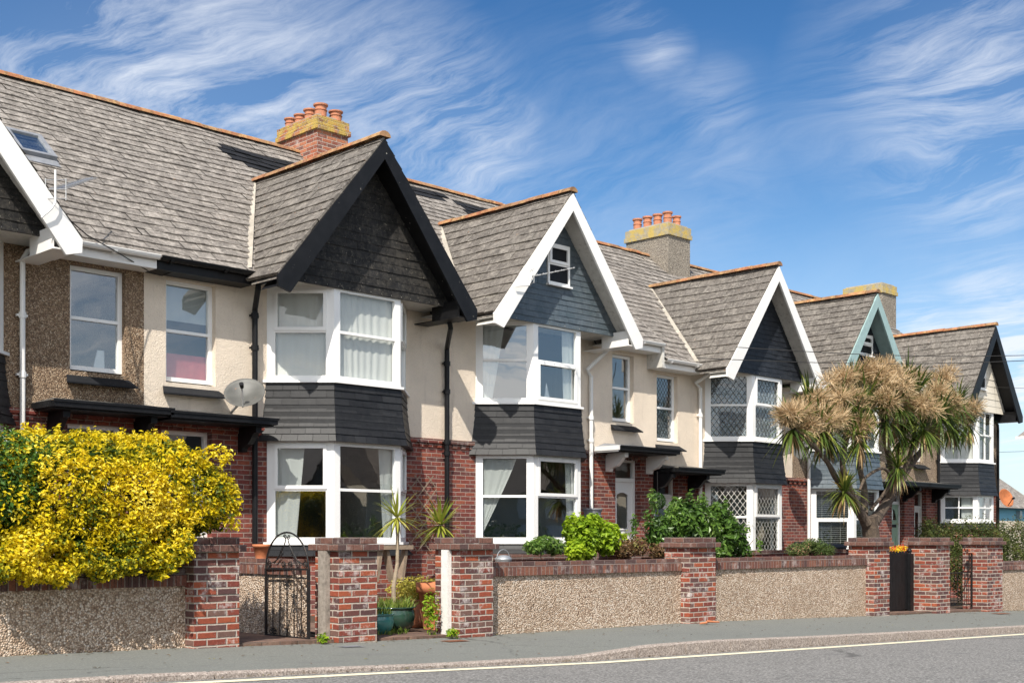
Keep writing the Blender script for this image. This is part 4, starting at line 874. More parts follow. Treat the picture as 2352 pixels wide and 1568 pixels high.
sheet('pavement', 'pavement_asphalt', [YK + .13, 9.6, 10.4, YP, 11.75], lambda x, y: pvz(x, y) - (0.004))
sheet('garden_ground', 'soil', [11.7, 13, 15, 30], lambda x, y: zg(x) + .02)
sheet('far_pavement', 'pavement_asphalt', [-6, -3.1, -3.0], lambda x, y: interp(RD, x) + .1)
gm = MB(); gm.face([(-1500, -1500, -3.2), (2500, -1500, -3.2), (2500, 2500, -3.2), (-1500, 2500, -3.2)]); structure(gm.build('ground', 'hills'))
# kerb stones
kb = MB(); x = -20.0
while x < 90:
    x1 = x + rng.uniform(.85, 1.0); n = 4 if 0 < x < 30 else 1
    for i in range(n):
        a, b = x + (x1 - x) * i / n + (.014 if i == 0 else 0), x + (x1 - x) * (i + 1) / n - (.014 if i == n - 1 else 0)
        ja, jb = rng.gauss(0, .003), rng.gauss(0, .003); ta, tb = interp(KT, a), interp(KT, b)
        kb.hexa([(a, YK + ja, interp(RD, a) - .1), (b, YK + jb, interp(RD, b) - .1), (b, YK + .14, tb - .15), (a, YK + .14, ta - .15), (a, YK + .012 + ja, ta - .012), (b, YK + .012 + jb, tb - .012), (b, YK + .14, tb + .002), (a, YK + .14, ta + .002)])
        kb.face([(a, YK + .012 + ja, ta - .012), (b, YK + .012 + jb, tb - .012), (b, YK + .035, tb + .003), (a, YK + .035, ta + .003)])
    x = x1
structure(kb.build('kerb', 'pink_kerb'))
yl = MB(); x = -10.0
while x < 80:
    for (w0, w1) in ((8.62, 8.77),):
        a, b = x, x + .5; z = lambda t: interp(RD, t) + .06 * math.sin(max(0, min(1, (YK - 8.7) / 9)) * math.pi) + .003
        yl.face([(a, w0, z(a)), (b, w0, z(b)), (b, w1, z(b)), (a, w1, z(a))])
    x += .5
structure(yl.build('yellow_line', 'yellow_line'))
# paths through the gate gaps
pm = MB()
def path(x0, x1, y0, y1, dz=.035): pm.face([(x0, y0, zg(x0) + dz), (x1, y0, zg(x1) + dz), (x1, y1, zg(x1) + dz + .02), (x0, y1, zg(x0) + dz + .02)]); pm.face([(x0, y0, zg(x0) - .1), (x1, y0, zg(x1) - .1), (x1, y0, zg(x1) + dz), (x0, y0, zg(x0) + dz)])
path(7.32, 8.6, 11.45, 16.5); path(9.2, 10.45, 11.5, 16.5, .03); path(21.2, 23.1, 11.5, 16.5); path(23.7, 25.3, 11.5, 16.5)
structure(pm.build('path', 'path_brick'))
# ---------------------------------------------------------------- front walls and pillars
def pillar(x0, x1, y0, y1, label, ztop=0.0, zt_off=0.0):
    t = thing('brick_gate_pillar', label, 'gate pillar', ((x0 + x1) / 2, (y0 + y1) / 2, zg((x0 + x1) / 2)), 'brick gate pillars along the pavement')
    b = MB(); zb = zg((x0 + x1) / 2) - .12; n = 16
    # body courses with slightly worn arrises
    c = .0745; z = ztop - .148
    while z > zb:
        j = [rng.uniform(-.004, .004) for _ in range(4)]; z0 = z - c
        b.hexa([(x0 + j[0], y0 + j[1], z0), (x1 + j[2], y0 + j[1], z0), (x1 + j[2], y1, z0), (x0 + j[0], y1, z0), (x0 + j[0], y0 + j[1], z), (x1 + j[2], y0 + j[1], z), (x1 + j[2], y1, z), (x0 + j[0], y1, z)]); z = z0
    b.build('shaft', 'pillar_brick', t)
    cp = MB(); o = .058
    def course(a0, a1, b0, b1, z0, z1):
        for (ax, s0, s1, fx) in (('x', a0, a1, b0), ('x', a0, a1, b1 - .1), ('y', b0 + .1, b1 - .1, a0), ('y', b0 + .1, b1 - .1, a1 - .1)):
            m_ = max(1, round((s1 - s0) / .2)); 
            for i in range(m_):
                u0, u1 = s0 + (s1 - s0) * i / m_ + .003, s0 + (s1 - s0) * (i + 1) / m_ - .003; jj = rng.uniform(-.004, .004)
                if ax == 'x': cp.box(u0, u1, fx + jj, fx + .1 + jj, z0, z1 + rng.uniform(-.003, .003))
                else: cp.box(fx + jj, fx + .1 + jj, u0, u1, z0, z1 + rng.uniform(-.003, .003))
        cp.box(a0 + .02, a1 - .02, b0 + .02, b1 - .02, z0 + .003, z1 - .006)
    course(x0 - o, x1 + o, y0 - o, y1 + o, ztop - .147, ztop - .075); course(x0 - .005, x1 + .005, y0 - .005, y1 + .005, ztop - .073, ztop)
    cp.build('cap', 'coping_brick', t)
    return t
PX = [(6.78, 7.32, 11.4, 11.86), (8.63, 9.18, 11.4, 11.85), (10.49, 11.06, 11.4, 11.86), (15.18, 15.83, 11.4, 11.88), (20.69, 21.25, 11.4, 11.92), (23.11, 23.67, 11.4, 12.0), (25.36, 26.1, 11.4, 11.93)]
PL = ['brick gate pillar half hidden by the yellow hedge', 'brick gate pillar with the weathered grey timber post on its left side', 'brick gate pillar with the white painted timber post on its left side',
      'brick pillar between two pebbledash walls in front of the big green shrub', 'brick pillar below the palm-like tree, left of the black picket gate', 'brick pillar between the black picket gate and the black iron gate', 'brick pillar beyond the black iron gate, in front of the olive hedge']
for p, l in zip(PX, PL): pillar(*p, l)
def gwall(x0, x1, label, zt=-.32, zc=-.5, yf=11.57, dz=0.0, pm_='wall_pebble'):
    t = thing('garden_wall', label, 'garden wall', ((x0 + x1) / 2, yf + .1, zg((x0 + x1) / 2)), 'pebbledash front garden walls')
    b = MB(); n = max(2, int((x1 - x0) / .6))
    for i in range(n):
        a, c = x0 + (x1 - x0) * i / n, x0 + (x1 - x0) * (i + 1) / n; b.hexa([(a, yf, zg(a) - .15), (c, yf, zg(c) - .15), (c, yf + .21, zg(c) - .15), (a, yf + .21, zg(a) - .15), (a, yf, zc), (c, yf, zc), (c, yf + .21, zc), (a, yf + .21, zc)])
    b.build('wall_body', pm_, t)
    s_ = MB(); x = x0 + .002
    while x < x1 - .03:
        x2 = min(x + .076, x1 - .002); j = rng.uniform(-.004, .004); s_.box(x, x2 - .004, yf - .035 + j, yf + .235, zc + .002, zc + .112); x = x2
    s_.build('soldier_course', 'soldier_brick', t)
    c_ = MB(); x = x0 + .002
    while x < x1 - .03:
        x2 = min(x + .235, x1 - .002); j = rng.uniform(-.004, .004); c_.box(x, x2 - .005, yf - .012 + j, yf + .215, zc + .114, zt + rng.uniform(-.002, .002)); x = x2
    c_.build('coping', 'coping_brick', t)
gwall(0.5, 6.78, 'pebbledash garden wall under the yellow hedge'); gwall(11.06, 15.18, 'long pebbledash garden wall between the white-posted pillar and the pillar before the green shrub')
gwall(15.83, 20.69, 'pebbledash garden wall in front of the leaded-window house, left of the palm-like tree'); gwall(26.1, 34, 'pebbledash garden wall beyond the black iron gate, below the olive hedge', zt=-.51, zc=-.7)
# dividing walls running back to the house
def sidewall(x, y0, y1, label, zt=-.25, mat='wall_pebble', zc=-.43, w=.22):
    t = thing('dividing_wall', label, 'garden wall', (x, (y0 + y1) / 2, zg(x)))
    b = MB(); b.box(x - w / 2, x + w / 2, y0, y1, zg(x) - .2, zc); b.build('wall_body', mat, t)
    for (z0, z1, st, mt, o, nm) in ((zc + .002, zc + .108, .078, 'soldier_brick', .025, 'soldier_course'), (zc + .11, zt, .235, 'coping_brick', .0, 'coping')):
        c = MB(); y = y0
        while y < y1 - .02:
            y2 = min(y + st, y1); c.box(x - w / 2 - o + rng.uniform(-.003, .003), x + w / 2 + o, y + .002, y2 - .003, z0, z1); y = y2
        c.build(nm, mt, t)
sidewall(8.5, 11.95, 15.7, 'pebbledash dividing wall behind the arched iron gate, with a clay pot on top')
sidewall(14.9, 12.2, 15.6, 'low brick dividing wall running back from behind the lime green shrub', zt=-.28, mat='house_brick', zc=-.46)
def planter(x0, x1, y, label, zt, z0=-1.5):
    t = thing('brick_planter_wall', label, 'low wall', ((x0 + x1) / 2, y, zg(x0)))
    b = MB(); b.box(x0, x1, y, y + .2, z0, zt - .075); b.build('wall_body', 'house_brick', t)
    c = MB(); x = x0
    while x < x1: c.box(x, min(x + .11, x1), y - .02, y + .21, zt - .073, zt); x += .114
    c.build('coping', 'coping_brick', t)
planter(11.7, 19.0, 13.2, 'low brown brick planter wall behind the long front garden wall', -.26); planter(19.6, 24.6, 13.4, 'low brown brick wall behind the white-flowered shrubs left of the tree', -.24)
# posts
def post(name, label, x, y, w, d, z0, z1, mat, top=0):
    m = MB(); m.hexa([(x, y, z0), (x + w, y, z0), (x + w, y + d, z0), (x, y + d, z0), (x, y, z1), (x + w, y, z1 + top), (x + w, y + d, z1 + top), (x, y + d, z1)])
    for i in range(3): m.box(x + w * (.2 + .3 * i), x + w * (.2 + .3 * i) + .004, y - .002, y, z0 + .1, z1 - .1)
    return tag(m.build(name, mat, loc=(x, y, z0)), label, 'post')
post('gate_post', 'weathered grey timber gate post against the second pillar', 8.56, 11.56, .065, .14, -1.3, -.15, 'grey_wood')
post('gate_post', 'flaking white timber gate post against the third pillar', 10.42, 11.55, .065, .12, -1.32, -.152, 'white_wood', -.0)
# ---------------------------------------------------------------- gates
def scroll(m, c, r, turns, plane, start=0, flip=1, w=.006, n=26):
    pts = []
    for i in range(n + 1):
        t = i / n; a = start + flip * t * turns * 2 * math.pi; rr = r * (1 - .75 * t); p = c + plane[0] * (math.cos(a) * rr) + plane[1] * (math.sin(a) * rr); pts.append(p)
    m.tube(pts, w, 5)
def iron_gate(name, label, hinge, direction, width, z0, zr, ztop, arched):
    h = Vector(hinge); d = Vector(direction).normalized(); up = Vector((0, 0, 1)); P_ = lambda a, z: Vector((h.x, h.y, 0)) + d * a + up * z
    t = thing(name, label, 'gate', (h.x, h.y, z0)); f = MB()
    f.bar(P_(0, z0), P_(0, zr if arched else ztop), .03); f.bar(P_(width, z0), P_(width, zr), .026); f.bar(P_(0, z0 + .06), P_(width, z0 + .06), .022); f.bar(P_(0, zr), P_(width, zr), .022)
    if arched:
        f.bar(P_(0, zr - .1), P_(width, zr - .1), .014); r = width / 2
        f.tube([P_(r - r * math.cos(math.pi * i / 24), zr + (ztop - zr) * math.sin(math.pi * i / 24)) for i in range(25)], .011, 6)
    else:
        f.bar(P_(0, ztop), P_(width * .28, ztop), .02); f.bar(P_(.12, zr), P_(.12, ztop), .02)
        f.tube([P_(.26, ztop + .02), P_(.38, ztop + .13), P_(.5, ztop + .2)], .01, 5)
    f.build('gate_frame', 'black_iron', t)
    b = MB(); n = 6 if arched else 8
    for i in range(1, n): b.tube([P_(width * i / n, z0 + .06), P_(width * i / n, zr)], .0065, 6)
    b.build('bars', 'black_iron', t)
    s_ = MB(); pl = (d, up); W_ = width
    if arched:
        for sx in (-1, 1):
            s_.tube([P_(W_ / 2 + sx * W_ * (.02 + .28 * u ** 1.5), ztop - .06 - (ztop - zr - .12) * u) for u in [i / 10 for i in range(11)]], .007, 5)
            s_.tube([P_(W_ / 2 + sx * W_ * (.08 + .38 * u), zr + .42 * (ztop - zr) - .12 * math.sin(u * 1.6)) for u in [i / 8 for i in range(9)]], .006, 5)
            scroll(s_, P_(W_ / 2 + sx * .035, ztop - .05), .03, 1.2, pl, 0, sx, .006); scroll(s_, P_(W_ / 2 + sx * .10, ztop - .24), .032, 1.3, pl, 1, -sx, .006)
            scroll(s_, P_(W_ / 2 + sx * (W_ / 2 - .07), zr + .05), .045, 1.4, pl, -1.5, sx, .007); scroll(s_, P_(W_ / 2 + sx * .07, zr + .05), .045, 1.4, pl, -1.5, -sx, .007)
            scroll(s_, P_(W_ / 2 + sx * .05, zr - .16), .045, 1.3, pl, 1.5, sx, .006)
        for q in (1, 5):
            for sx in (-1, 1): scroll(s_, P_(W_ * q / 6 + sx * .04, z0 + .11), .04, 1.3, pl, 1.5, sx, .007)
        for sx in (-1, 1): s_.tube([P_(W_ * 2 / 6 + sx * (.005 + .13 * u), z0 + .5 - .42 * u) for u in [i / 6 for i in range(7)]], .006, 5)
        for sx in (-1, 1): scroll(s_, P_(W_ * 2 / 6 + sx * .03, z0 + .53), .028, 1.2, pl, 0, sx, .005)
    else:
        for z_ in (ztop + .05, ztop - .18, ztop - .3): s_ = MB(); scroll(s_, P_(.2, z_), .045, 1.4, pl, 0, 1, .008); s_.build('scroll', 'black_iron', t)
    if arched: s_.build('scrollwork', 'black_iron', t)
iron_gate('wrought_iron_gate', 'arched rusty wrought iron gate standing open behind the grey timber post', (8.37, 11.62, 0), (-.02, 1, 0), .82, -1.2, -.36, .06, True)
iron_gate('wrought_iron_gate', 'black iron gate with vertical bars, closed between two pillars before the olive hedge', (25.33, 11.72, 0), (-1, .0, 0), 1.3, -1.45, -.72, -.33, False)
t = thing('picket_gate', 'black painted picket gate with zigzag top between two brick pillars', 'gate', (22.2, 11.87, -1.43)); m = MB(); x = 21.5
while x < 22.78:
    z1 = -.33; m.box(x, x + .118, 11.86, 11.885, -1.40, z1); m.hexa([(x, 11.86, z1), (x + .118, 11.86, z1), (x + .118, 11.885, z1), (x, 11.885, z1), (x + .055, 11.86, z1 + .07), (x + .063, 11.86, z1 + .07), (x + .063, 11.885, z1 + .07), (x + .055, 11.885, z1 + .07)]); x += .122
m.build('boards', 'black_paint', t); m = MB(); m.box(21.5, 22.78, 11.887, 11.93, -1.2, -1.1); m.box(21.5, 22.78, 11.887, 11.93, -.6, -.5); m.build('rail', 'black_paint', t)
t = thing('turned_gate_post', 'black painted gate post with an acorn finial beside the picket gate', 'post', (22.9, 11.8, -1.45)); m = MB(); m.box(22.83, 22.96, 11.8, 11.92, -1.44, -.32); m.build('post_shaft', 'black_paint', t)
m = MB(); m.lathe((22.895, 11.86, -.32), [(.06, 0), (.045, .012), (.03, .025), (.05, .04), (.055, .06), (.04, .09), (.012, .115), (0.001, .12)], 14); m.build('finial', 'black_paint', t, smooth=True)
m = MB()
for i in range(900):
    x = rng.uniform(4.5, 28); u = rng.random(); y = YP + .1 - abs(rng.gauss(0, .12)) if u < .5 else (YK - abs(rng.gauss(0, .06)) if u < .75 else rng.uniform(YK + .2, YP))
    if u < .5 and any(a - .05 < x < b + .05 for a, b, _, _ in PX): y -= .1
    z = (pvz(x, y) + .006) if y > YK else interp(RD, x) + .012; s_ = rng.uniform(.008, .028); a = rng.random() * 6.3; dx, dy = math.cos(a) * s_, math.sin(a) * s_
    m.face([(x - dx, y - dy, z), (x + dy * .5, y - dx * .5, z + .006), (x + dx, y + dy, z + .003), (x - dy * .5, y + dx * .5, z + .006)])
o = m.build('fallen_leaves', 'brown_leaf', uv=False); o['kind'] = 'stuff'; tag(o, 'scattered small fallen leaves and grit along the pavement edges', 'leaf litter')
# ---------------------------------------------------------------- small garden things
def pot(name, label, c, prof, mat, cat='plant pot', soil_r=None, group=None):
    t = thing(name, label, cat, c, group); m = MB(); m.lathe(c, prof, 28); m.build('pot', mat, t, smooth=True)
    s_ = MB(); r = soil_r or prof[-1][0] * .9; zt = max(p[1] for p in prof) - .03; s_.face([(c[0] + r * math.cos(a), c[1] + r * math.sin(a), c[2] + zt) for a in [2 * math.pi * i / 20 for i in range(20)]]); s_.build('soil', 'soil', t)
    return t
BOWL = lambda r, h: [(r * .55, 0), (r * .7, h * .05), (r * .92, h * .3), (r, h * .6), (r * .96, h * .85), (r * .9, h * .92), (r * 1.02, h * .95), (r * 1.02, h), (r * .9, h), (r * .86, h * .8)]
FP = lambda r, h: [(r * .7, 0), (r * .93, h * .78), (r * 1.05, h * .79), (r * 1.08, h), (r * .95, h), (r * .9, h * .8)]
def onpath(px, py, Y): return at(px, py, Y)
gp = at(905, 1395, 12.35); gp.z = zg(gp.x) + .03
pot('glazed_bowl', 'dark green glazed bowl planted with grass and a young palm-like plant', tuple(gp), BOWL(.28, .32), 'green_glaze')
tp = at(868, 1405, 12.1); tp.z = zg(tp.x) + .03; pot('glazed_bowl', 'small teal glazed bowl half hidden behind the second pillar', tuple(tp), BOWL(.2, .25), 'teal_glaze')
bp = at(955, 1372, 13.0); bp.z = zg(bp.x) + .03; pot('terracotta_pot', 'brown clay pot holding a yellow variegated shrub', tuple(bp), BOWL(.25, .38), 'pot_clay')
rp = at(1005, 1400, 12.5); rp.z = zg(rp.x) + .03; pot('terracotta_pot', 'tall orange terracotta pot beside the third pillar', tuple(rp), FP(.27, .62), 'terracotta')
cp_ = at(653, 1279, 12.7); pot('terracotta_pot', 'small clay flower pot standing on the dividing wall', (8.5, 12.75, -.25), FP(.105, .17), 'terracotta')
lc = at(1168, 1284, 11.9); t = thing('galvanised_bucket', 'small galvanised lidded bucket on the garden wall beside the third pillar', 'bucket', (lc.x, 12.0, -.34)); m = MB(); m.lathe((lc.x, 12.0, -.5), [(.105, 0), (.115, .2), (.12, .21), (.115, .22), (.08, .255), (.02, .265)], 20); m.build('body', 'zinc', t, smooth=True)
m = MB(); m.tube([Vector((lc.x + .12 * math.cos(a), 12.0, -.28 + .12 * math.sin(a))) for a in [math.pi * i / 10 for i in range(11)]], .006, 5); m.build('handle', 'zinc', t)
# leaf-bearing plants
def plantthing(name, label, cat, base, mb, mat, stems=None, stemmat='bark', group=None, fname='foliage'):
    t = thing(name, label, cat, base, group); mb.build(fname, mat, t, uv=False)
    if stems: stems.build('stem', stemmat, t, uv=False)
    return t
def stemset(base, tips, r=.02, n=6):
    m = MB(); b = Vector(base)
    for tp_ in tips:
        e = Vector(tp_); mid = b.lerp(e, .5) + Vector((rng.uniform(-.1, .1), rng.uniform(-.1, .1), .05)); m.tube([b + Vector((rng.uniform(-.1, .1), 0, 0)), mid, e], [r, r * .7, r * .3], n)
    return m
# yellow hedge
hb = []
for i in range(15):
    x = 5.35 + i * .122; top = 1.02 + .03 * math.sin(i * 1.7); bot = -.2 if x < 6.55 else -.01
    if x > 6.7: top -= (x - 6.7) ** 2 * 1.1
    hb.append((x, 12.05, (top + bot) / 2, .36, .62, (top - bot) / 2))
    hb.append((x, 11.62 + rng.uniform(-.04, .04), (top + bot) / 2 - .03, .3, .42, (top - bot) / 2 - .09))
lowb = [(x, 11.36, z, r, .22, r * .85) for (x, z, r) in ((5.15, -.30, .15), (5.32, -.34, .15), (5.75, -.28, .17), (6.0, -.24, .16), (6.25, -.2, .15), (6.45, -.12, .13), (5.5, -.2, .2), (6.0, -.02, .25), (4.95, -.2, .2), (5.0, -.08, .2), (5.2, .0, .2), (6.6, -.02, .12), (6.4, -.32, .05), (6.33, -.38, .05), (6.42, -.24, .15), (6.58, -.16, .13), (4.75, -.25, .2), (5.05, -.3, .16))]; hb += [(5.15, 11.7, .12, .22, .45, .35), (5.2, 12.0, .84, .2, .5, .2), (5.05, 11.75, -.05, .25, .42, .28)]
m = MB(); leafcloud(m, hb, 88000, .046, up=.6, shell=.32, asp=.62, rr=(-.1, .97), clump=.5, bumpy=.08); leafcloud(m, lowb, 15000, .046, up=.5, shell=.5, asp=.62, rr=(-.15, .85), clump=.4, bumpy=.14)
leafcloud(m, [(4.85, 11.65, .35, .42, .44, .45), (5.1, 11.7, .7, .25, .42, .3)], 2600, .046, up=.5, shell=.3, asp=.62, rr=(-.1, .9), clump=.6)
for i in range(300):   # upright shoots breaking the top line
    x = rng.uniform(5.2, 7.2); y = rng.uniform(11.6, 12.5); z = 1.0 - (max(0, x - 6.7) ** 2 * 1.1) - .5 * ((y - 12) / .7) ** 2; h = rng.uniform(.04, .15)
    leafcloud(m, [(x, y, z + h * .5, .035, .035, h * .6)], 12, .045, up=.8, rr=(.5, 1), hang=-.4, shell=1)
for i in range(260):   # leaf sprays standing out of the face
    x = rng.uniform(5.1, 7.2); z = rng.uniform(-.3 if x < 6.6 else .1, .95); y = 11.24 + (.15 * (z - .3) ** 2)
    leafcloud(m, [(x, y, z, .07, .05, .06)], 22, .048, up=.6, rr=(.35, 1), shell=1)
stm = stemset((5.9, 11.95, -1.1), [(5.0, 12, .3), (5.4, 12, .5), (6.4, 11.9, .4), (7.1, 12, .3), (5.8, 12, .6), (6.4, 11.6, -.3)], .025)
hedge = plantthing('hedge', 'bright yellow and green variegated hedge spilling over the garden wall', 'hedge', (6.2, 12, -1.13), m, 'yellow_leaf', stm)
m = MB()
for c in ((5.85, 11.5, .3), (6.5, 11.45, .1), (7.15, 11.4, .35), (5.55, 11.4, -.1), (6.9, 11.4, .55), (5.35, 11.45, .72), (5.6, 11.4, .6)): leafcloud(m, [(c[0], c[1] - .04, c[2], .11, .08, .1)], 150, .05, rr=(.3, 1), shell=.8)
m.build('green_sprig', 'dark_leaf', hedge, uv=False)
m = MB(); leafcloud(m, [(4.6, 12.0, .45, .5, .7, .68), (4.95, 11.8, .62, .35, .5, .42), (4.85, 11.7, .35, .34, .42, .3), (5.17, 11.7, .74, .2, .4, .22), (4.3, 11.8, .1, .5, .5, .4), (5.05, 11.6, .42, .2, .3, .2)], 21000, .048, up=.5, shell=.35, asp=.6, rr=(0, .95), bumpy=.08)
plantthing('dark_green_shrub', 'dark green small-leaved shrub growing into the end of the yellow hedge', 'shrub', (4.5, 12, -1.05), m, 'dark_leaf', stemset((4.5, 12, -1.05), [(4.3, 12, .6), (4.9, 12, .6)], .03))
# lime shrub
def P3(px, py, Y): return tuple(at(px, py, Y))
def blobs(lst, Y):
    out = []
    for (px, py, rx, rz) in lst:
        X, Z = XZ(px, py, Y); sc = (X + Y) / 4065.9; out.append((X, Y + rng.uniform(-.12, .12), Z, rx * sc, rx * sc * .85, rz * sc))
    return out
m = MB(); leafcloud(m, blobs([(1345, 1240, 42, 48), (1330, 1215, 28, 32), (1390, 1235, 36, 38), (1310, 1265, 26, 26), (1360, 1200, 22, 20), (1410, 1250, 22, 25)], 12.5), 4200, .085, up=.6, shell=.6, asp=.62, rr=(.05, 1))
for q in ((1305, 1198), (1342, 1188), (1375, 1192), (1318, 1190), (1395, 1205), (1428, 1232)): leafcloud(m, blobs([(q[0], q[1], 7, 14)], 12.5), 26, .07, up=.8, shell=1, rr=(.5, 1))
b0 = at(1350, 1290, 12.5); plantthing('lime_shrub', 'bright lime green shrub in front of the white front door', 'shrub', (b0.x, 12.5, zg(b0.x)), m, 'lime_leaf', stemset((b0.x, 12.5, zg(b0.x)), [P3(1330, 1230, 12.5), P3(1380, 1230, 12.5), P3(1350, 1200, 12.5)], .015))
m = MB(); leafcloud(m, blobs([(1215, 1255, 28, 18), (1250, 1248, 28, 18), (1280, 1255, 24, 20), (1235, 1245, 16, 14)], 12.3), 2600, .06, up=.5, shell=.8, asp=.35, rr=(.1, 1))
b0 = at(1245, 1280, 12.3); plantthing('low_shrub', 'low spiky green shrub left of the lime green shrub', 'shrub', (b0.x, 12.3, zg(b0.x)), m, 'shrub_leaf', stemset((b0.x, 12.3, zg(b0.x)), [P3(1240, 1250, 12.3)], .012))
m = MB(); leafcloud(m, blobs([(1425, 1262, 30, 20), (1465, 1256, 34, 22), (1500, 1266, 26, 18), (1440, 1250, 18, 12)], 12.4), 3000, .05, up=.5, shell=.8, rr=(0, 1))
b0 = at(1460, 1280, 12.4); plantthing('brown_shrub', 'low reddish brown shrub between the lime shrub and the big green shrub', 'shrub', (b0.x, 12.4, zg(b0.x)), m, 'brown_leaf', stemset((b0.x, 12.4, zg(b0.x)), [P3(1460, 1255, 12.4)], .012))
# big green shrub
m = MB(); BG = [(1600, 1205, 62, 48), (1545, 1200, 44, 40), (1650, 1220, 52, 45), (1695, 1240, 34, 38), (1500, 1225, 38, 38), (1580, 1170, 38, 28), (1640, 1178, 30, 24), (1710, 1262, 24, 24), (1560, 1245, 60, 36), (1620, 1262, 70, 24)]
leafcloud(m, blobs(BG, 12.7), 6200, .115, up=.45, shell=.65, asp=.42, rr=(.05, .85), hang=.25)
for (px, py) in ((1500, 1140), (1515, 1160), (1585, 1140), (1625, 1152), (1667, 1158), (1545, 1158), (1470, 1200), (1480, 1185), (1690, 1185), (1720, 1215), (1735, 1250), (1465, 1230), (1600, 1150), (1650, 1165), (1733, 1275)): leafcloud(m, blobs([(px, py, 13, 20)], 12.6), 34, .10, up=.6, shell=1, asp=.35, rr=(.35, 1))
b0 = at(1600, 1290, 12.7); bs = (b0.x, 12.7, zg(b0.x)); plantthing('large_green_shrub', 'large leafy dark green shrub rising behind the brick pillar', 'shrub', bs, m, 'shrub_leaf', stemset(bs, [P3(x, y, 12.7) for x, y in ((1500, 1145), (1585, 1145), (1625, 1155), (1667, 1162), (1695, 1190), (1550, 1165), (1470, 1205), (1730, 1240))], .02))
m = MB(); leafcloud(m, blobs([(1830, 1262, 32, 18), (1865, 1256, 30, 20), (1900, 1264, 24, 15), (1850, 1248, 18, 12)], 12.5), 4200, .038, up=.5, shell=.8, rr=(.1, 1))
b0 = at(1860, 1280, 12.5); plantthing('low_heath_shrub', 'low green shrub with pale pink tips behind the wall left of the tree', 'shrub', (b0.x, 12.5, zg(b0.x)), m, 'heath_leaf', stemset((b0.x, 12.5, zg(b0.x)), [P3(1860, 1255, 12.5)], .012))
# olive hedge at the right
m = MB(); HB = []
for px in range(2120, 2420, 22): HB.append((px, 1236 + 8 * math.sin(px * .05), 26, 44)); HB.append((px + 8, 1290, 30, 60))
for (px, py) in ((2235, 1300), (2225, 1350), (2205, 1290), (2215, 1330), (2330, 1290)): HB.append((px, py, 34, 40))
leafcloud(m, blobs(HB, 13.2), 42000, .055, up=.4, shell=.55, rr=(0, .95), bumpy=.25)
bz = at(2240, 1290, 13.2); plantthing('olive_hedge', 'ragged olive brown hedge behind the pillars of the black iron gate', 'hedge', (bz.x, 13.2, zg(bz.x)), m, 'olive_leaf', stemset((bz.x, 13.2, zg(bz.x)), [P3(2150, 1250, 13.2), P3(2200, 1240, 13.2), P3(2260, 1230, 13.2), P3(2310, 1240, 13.2)], .02))
# pots' plants
m = MB(); leafcloud(m, [(bp.x, 13.0, bp.z + .52, .42, .3, .17)], 1500, .05, up=.6, shell=.8, rr=(.1, 1)); plantthing('variegated_shrub', 'small yellow and cream variegated shrub in the brown clay pot', 'shrub', (bp.x, 13.0, bp.z + .35), m, 'pale_leaf', stemset((bp.x, 13.0, bp.z + .32), [(bp.x, 13, bp.z + .5), (bp.x + .1, 13, bp.z + .5)], .01))
def grass(c, rx, n, h, label, mat='grass_leaf', name='grass_tuft'):
    m = MB(); c = Vector(c)
    for i in range(n):
        a, r = rng.random() * 6.3, rx * math.sqrt(rng.random()); p = c + Vector((r * math.cos(a), r * math.sin(a), 0)); d = Vector((rng.gauss(0, .35), rng.gauss(0, .35), 1)).normalized(); l = h * rng.uniform(.4, 1.1); s_ = Vector((rng.uniform(-1, 1), rng.uniform(-1, 1), 0)).normalized() * .006
        q = p + d * l * .6; e = p + d * l + Vector((d.x, d.y, -.3)) * l * .4; v = rng.random(); m.face([p - s_, p + s_, q + s_ * .7, q - s_ * .7], v); m.face([q - s_ * .7, q + s_ * .7, e], v)
    return tag(m.build(name, mat, uv=False, loc=tuple(c)), label, 'weeds' if name == 'weeds' else 'grass')
grass((gp.x, gp.y, gp.z + .28), .25, 420, .22, 'tuft of green grass growing in the dark green bowl'); grass((tp.x, tp.y, tp.z + .22), .16, 160, .14, 'short grass in the small teal bowl')
wd = grass((9.75, 12.3, zg(9.75) + .03), .5, 500, .1, 'patch of weeds on the ground around the glazed bowls', name='weeds'); wd['kind'] = 'stuff'
def weed(px, py, Y, h, w_, label, n=260, mat='lime_leaf', sz=.05, nm='weed'):
    p = at(px, py, Y); p.z = zg(p.x) + .0; m = MB(); leafcloud(m, [(p.x, Y, p.z + h * .5, w_, w_ * .8, h * .5)], n, sz, up=.7, shell=1, rr=(0, .8), zmin=p.z); return tag(m.build(nm, mat, uv=False, loc=(p.x, Y, p.z)), label, 'plant')
weed(990, 1440, 11.62, .62, .12, 'tall leafy weed on the path beside the white gate post', 340, 'lime_leaf'); weed(1040, 1462, 11.33, .13, .1, 'small weed at the foot of the pillar with the white post', 150); weed(744, 1462, 11.35, .12, .08, 'small weed at the foot of the pillar with the grey post', 110); weed(1004, 1340, 12.5, .35, .2, 'leafy plant in the tall orange pot', 420, 'shrub_leaf', nm='potted_bush')
m = MB(); leafcloud(m, [(*P3(2058, 1262, 12.6)[:1], 12.6, P3(2058, 1262, 12.6)[2], .16, .14, .08), (*P3(2072, 1260, 12.6)[:1], 12.6, P3(2072, 1260, 12.6)[2], .12, .14, .09)], 700, .045, up=.7, shell=.9, rr=(-.2, 1.2))
fb = at(2062, 1268, 12.6); plantthing('flowers', 'red and yellow flowers showing above the black picket gate', 'flowers', (fb.x, 12.6, zg(fb.x)), m, 'flower', stemset((fb.x, 12.6, zg(fb.x)), [P3(2058, 1262, 12.6), P3(2070, 1262, 12.6)], .03))
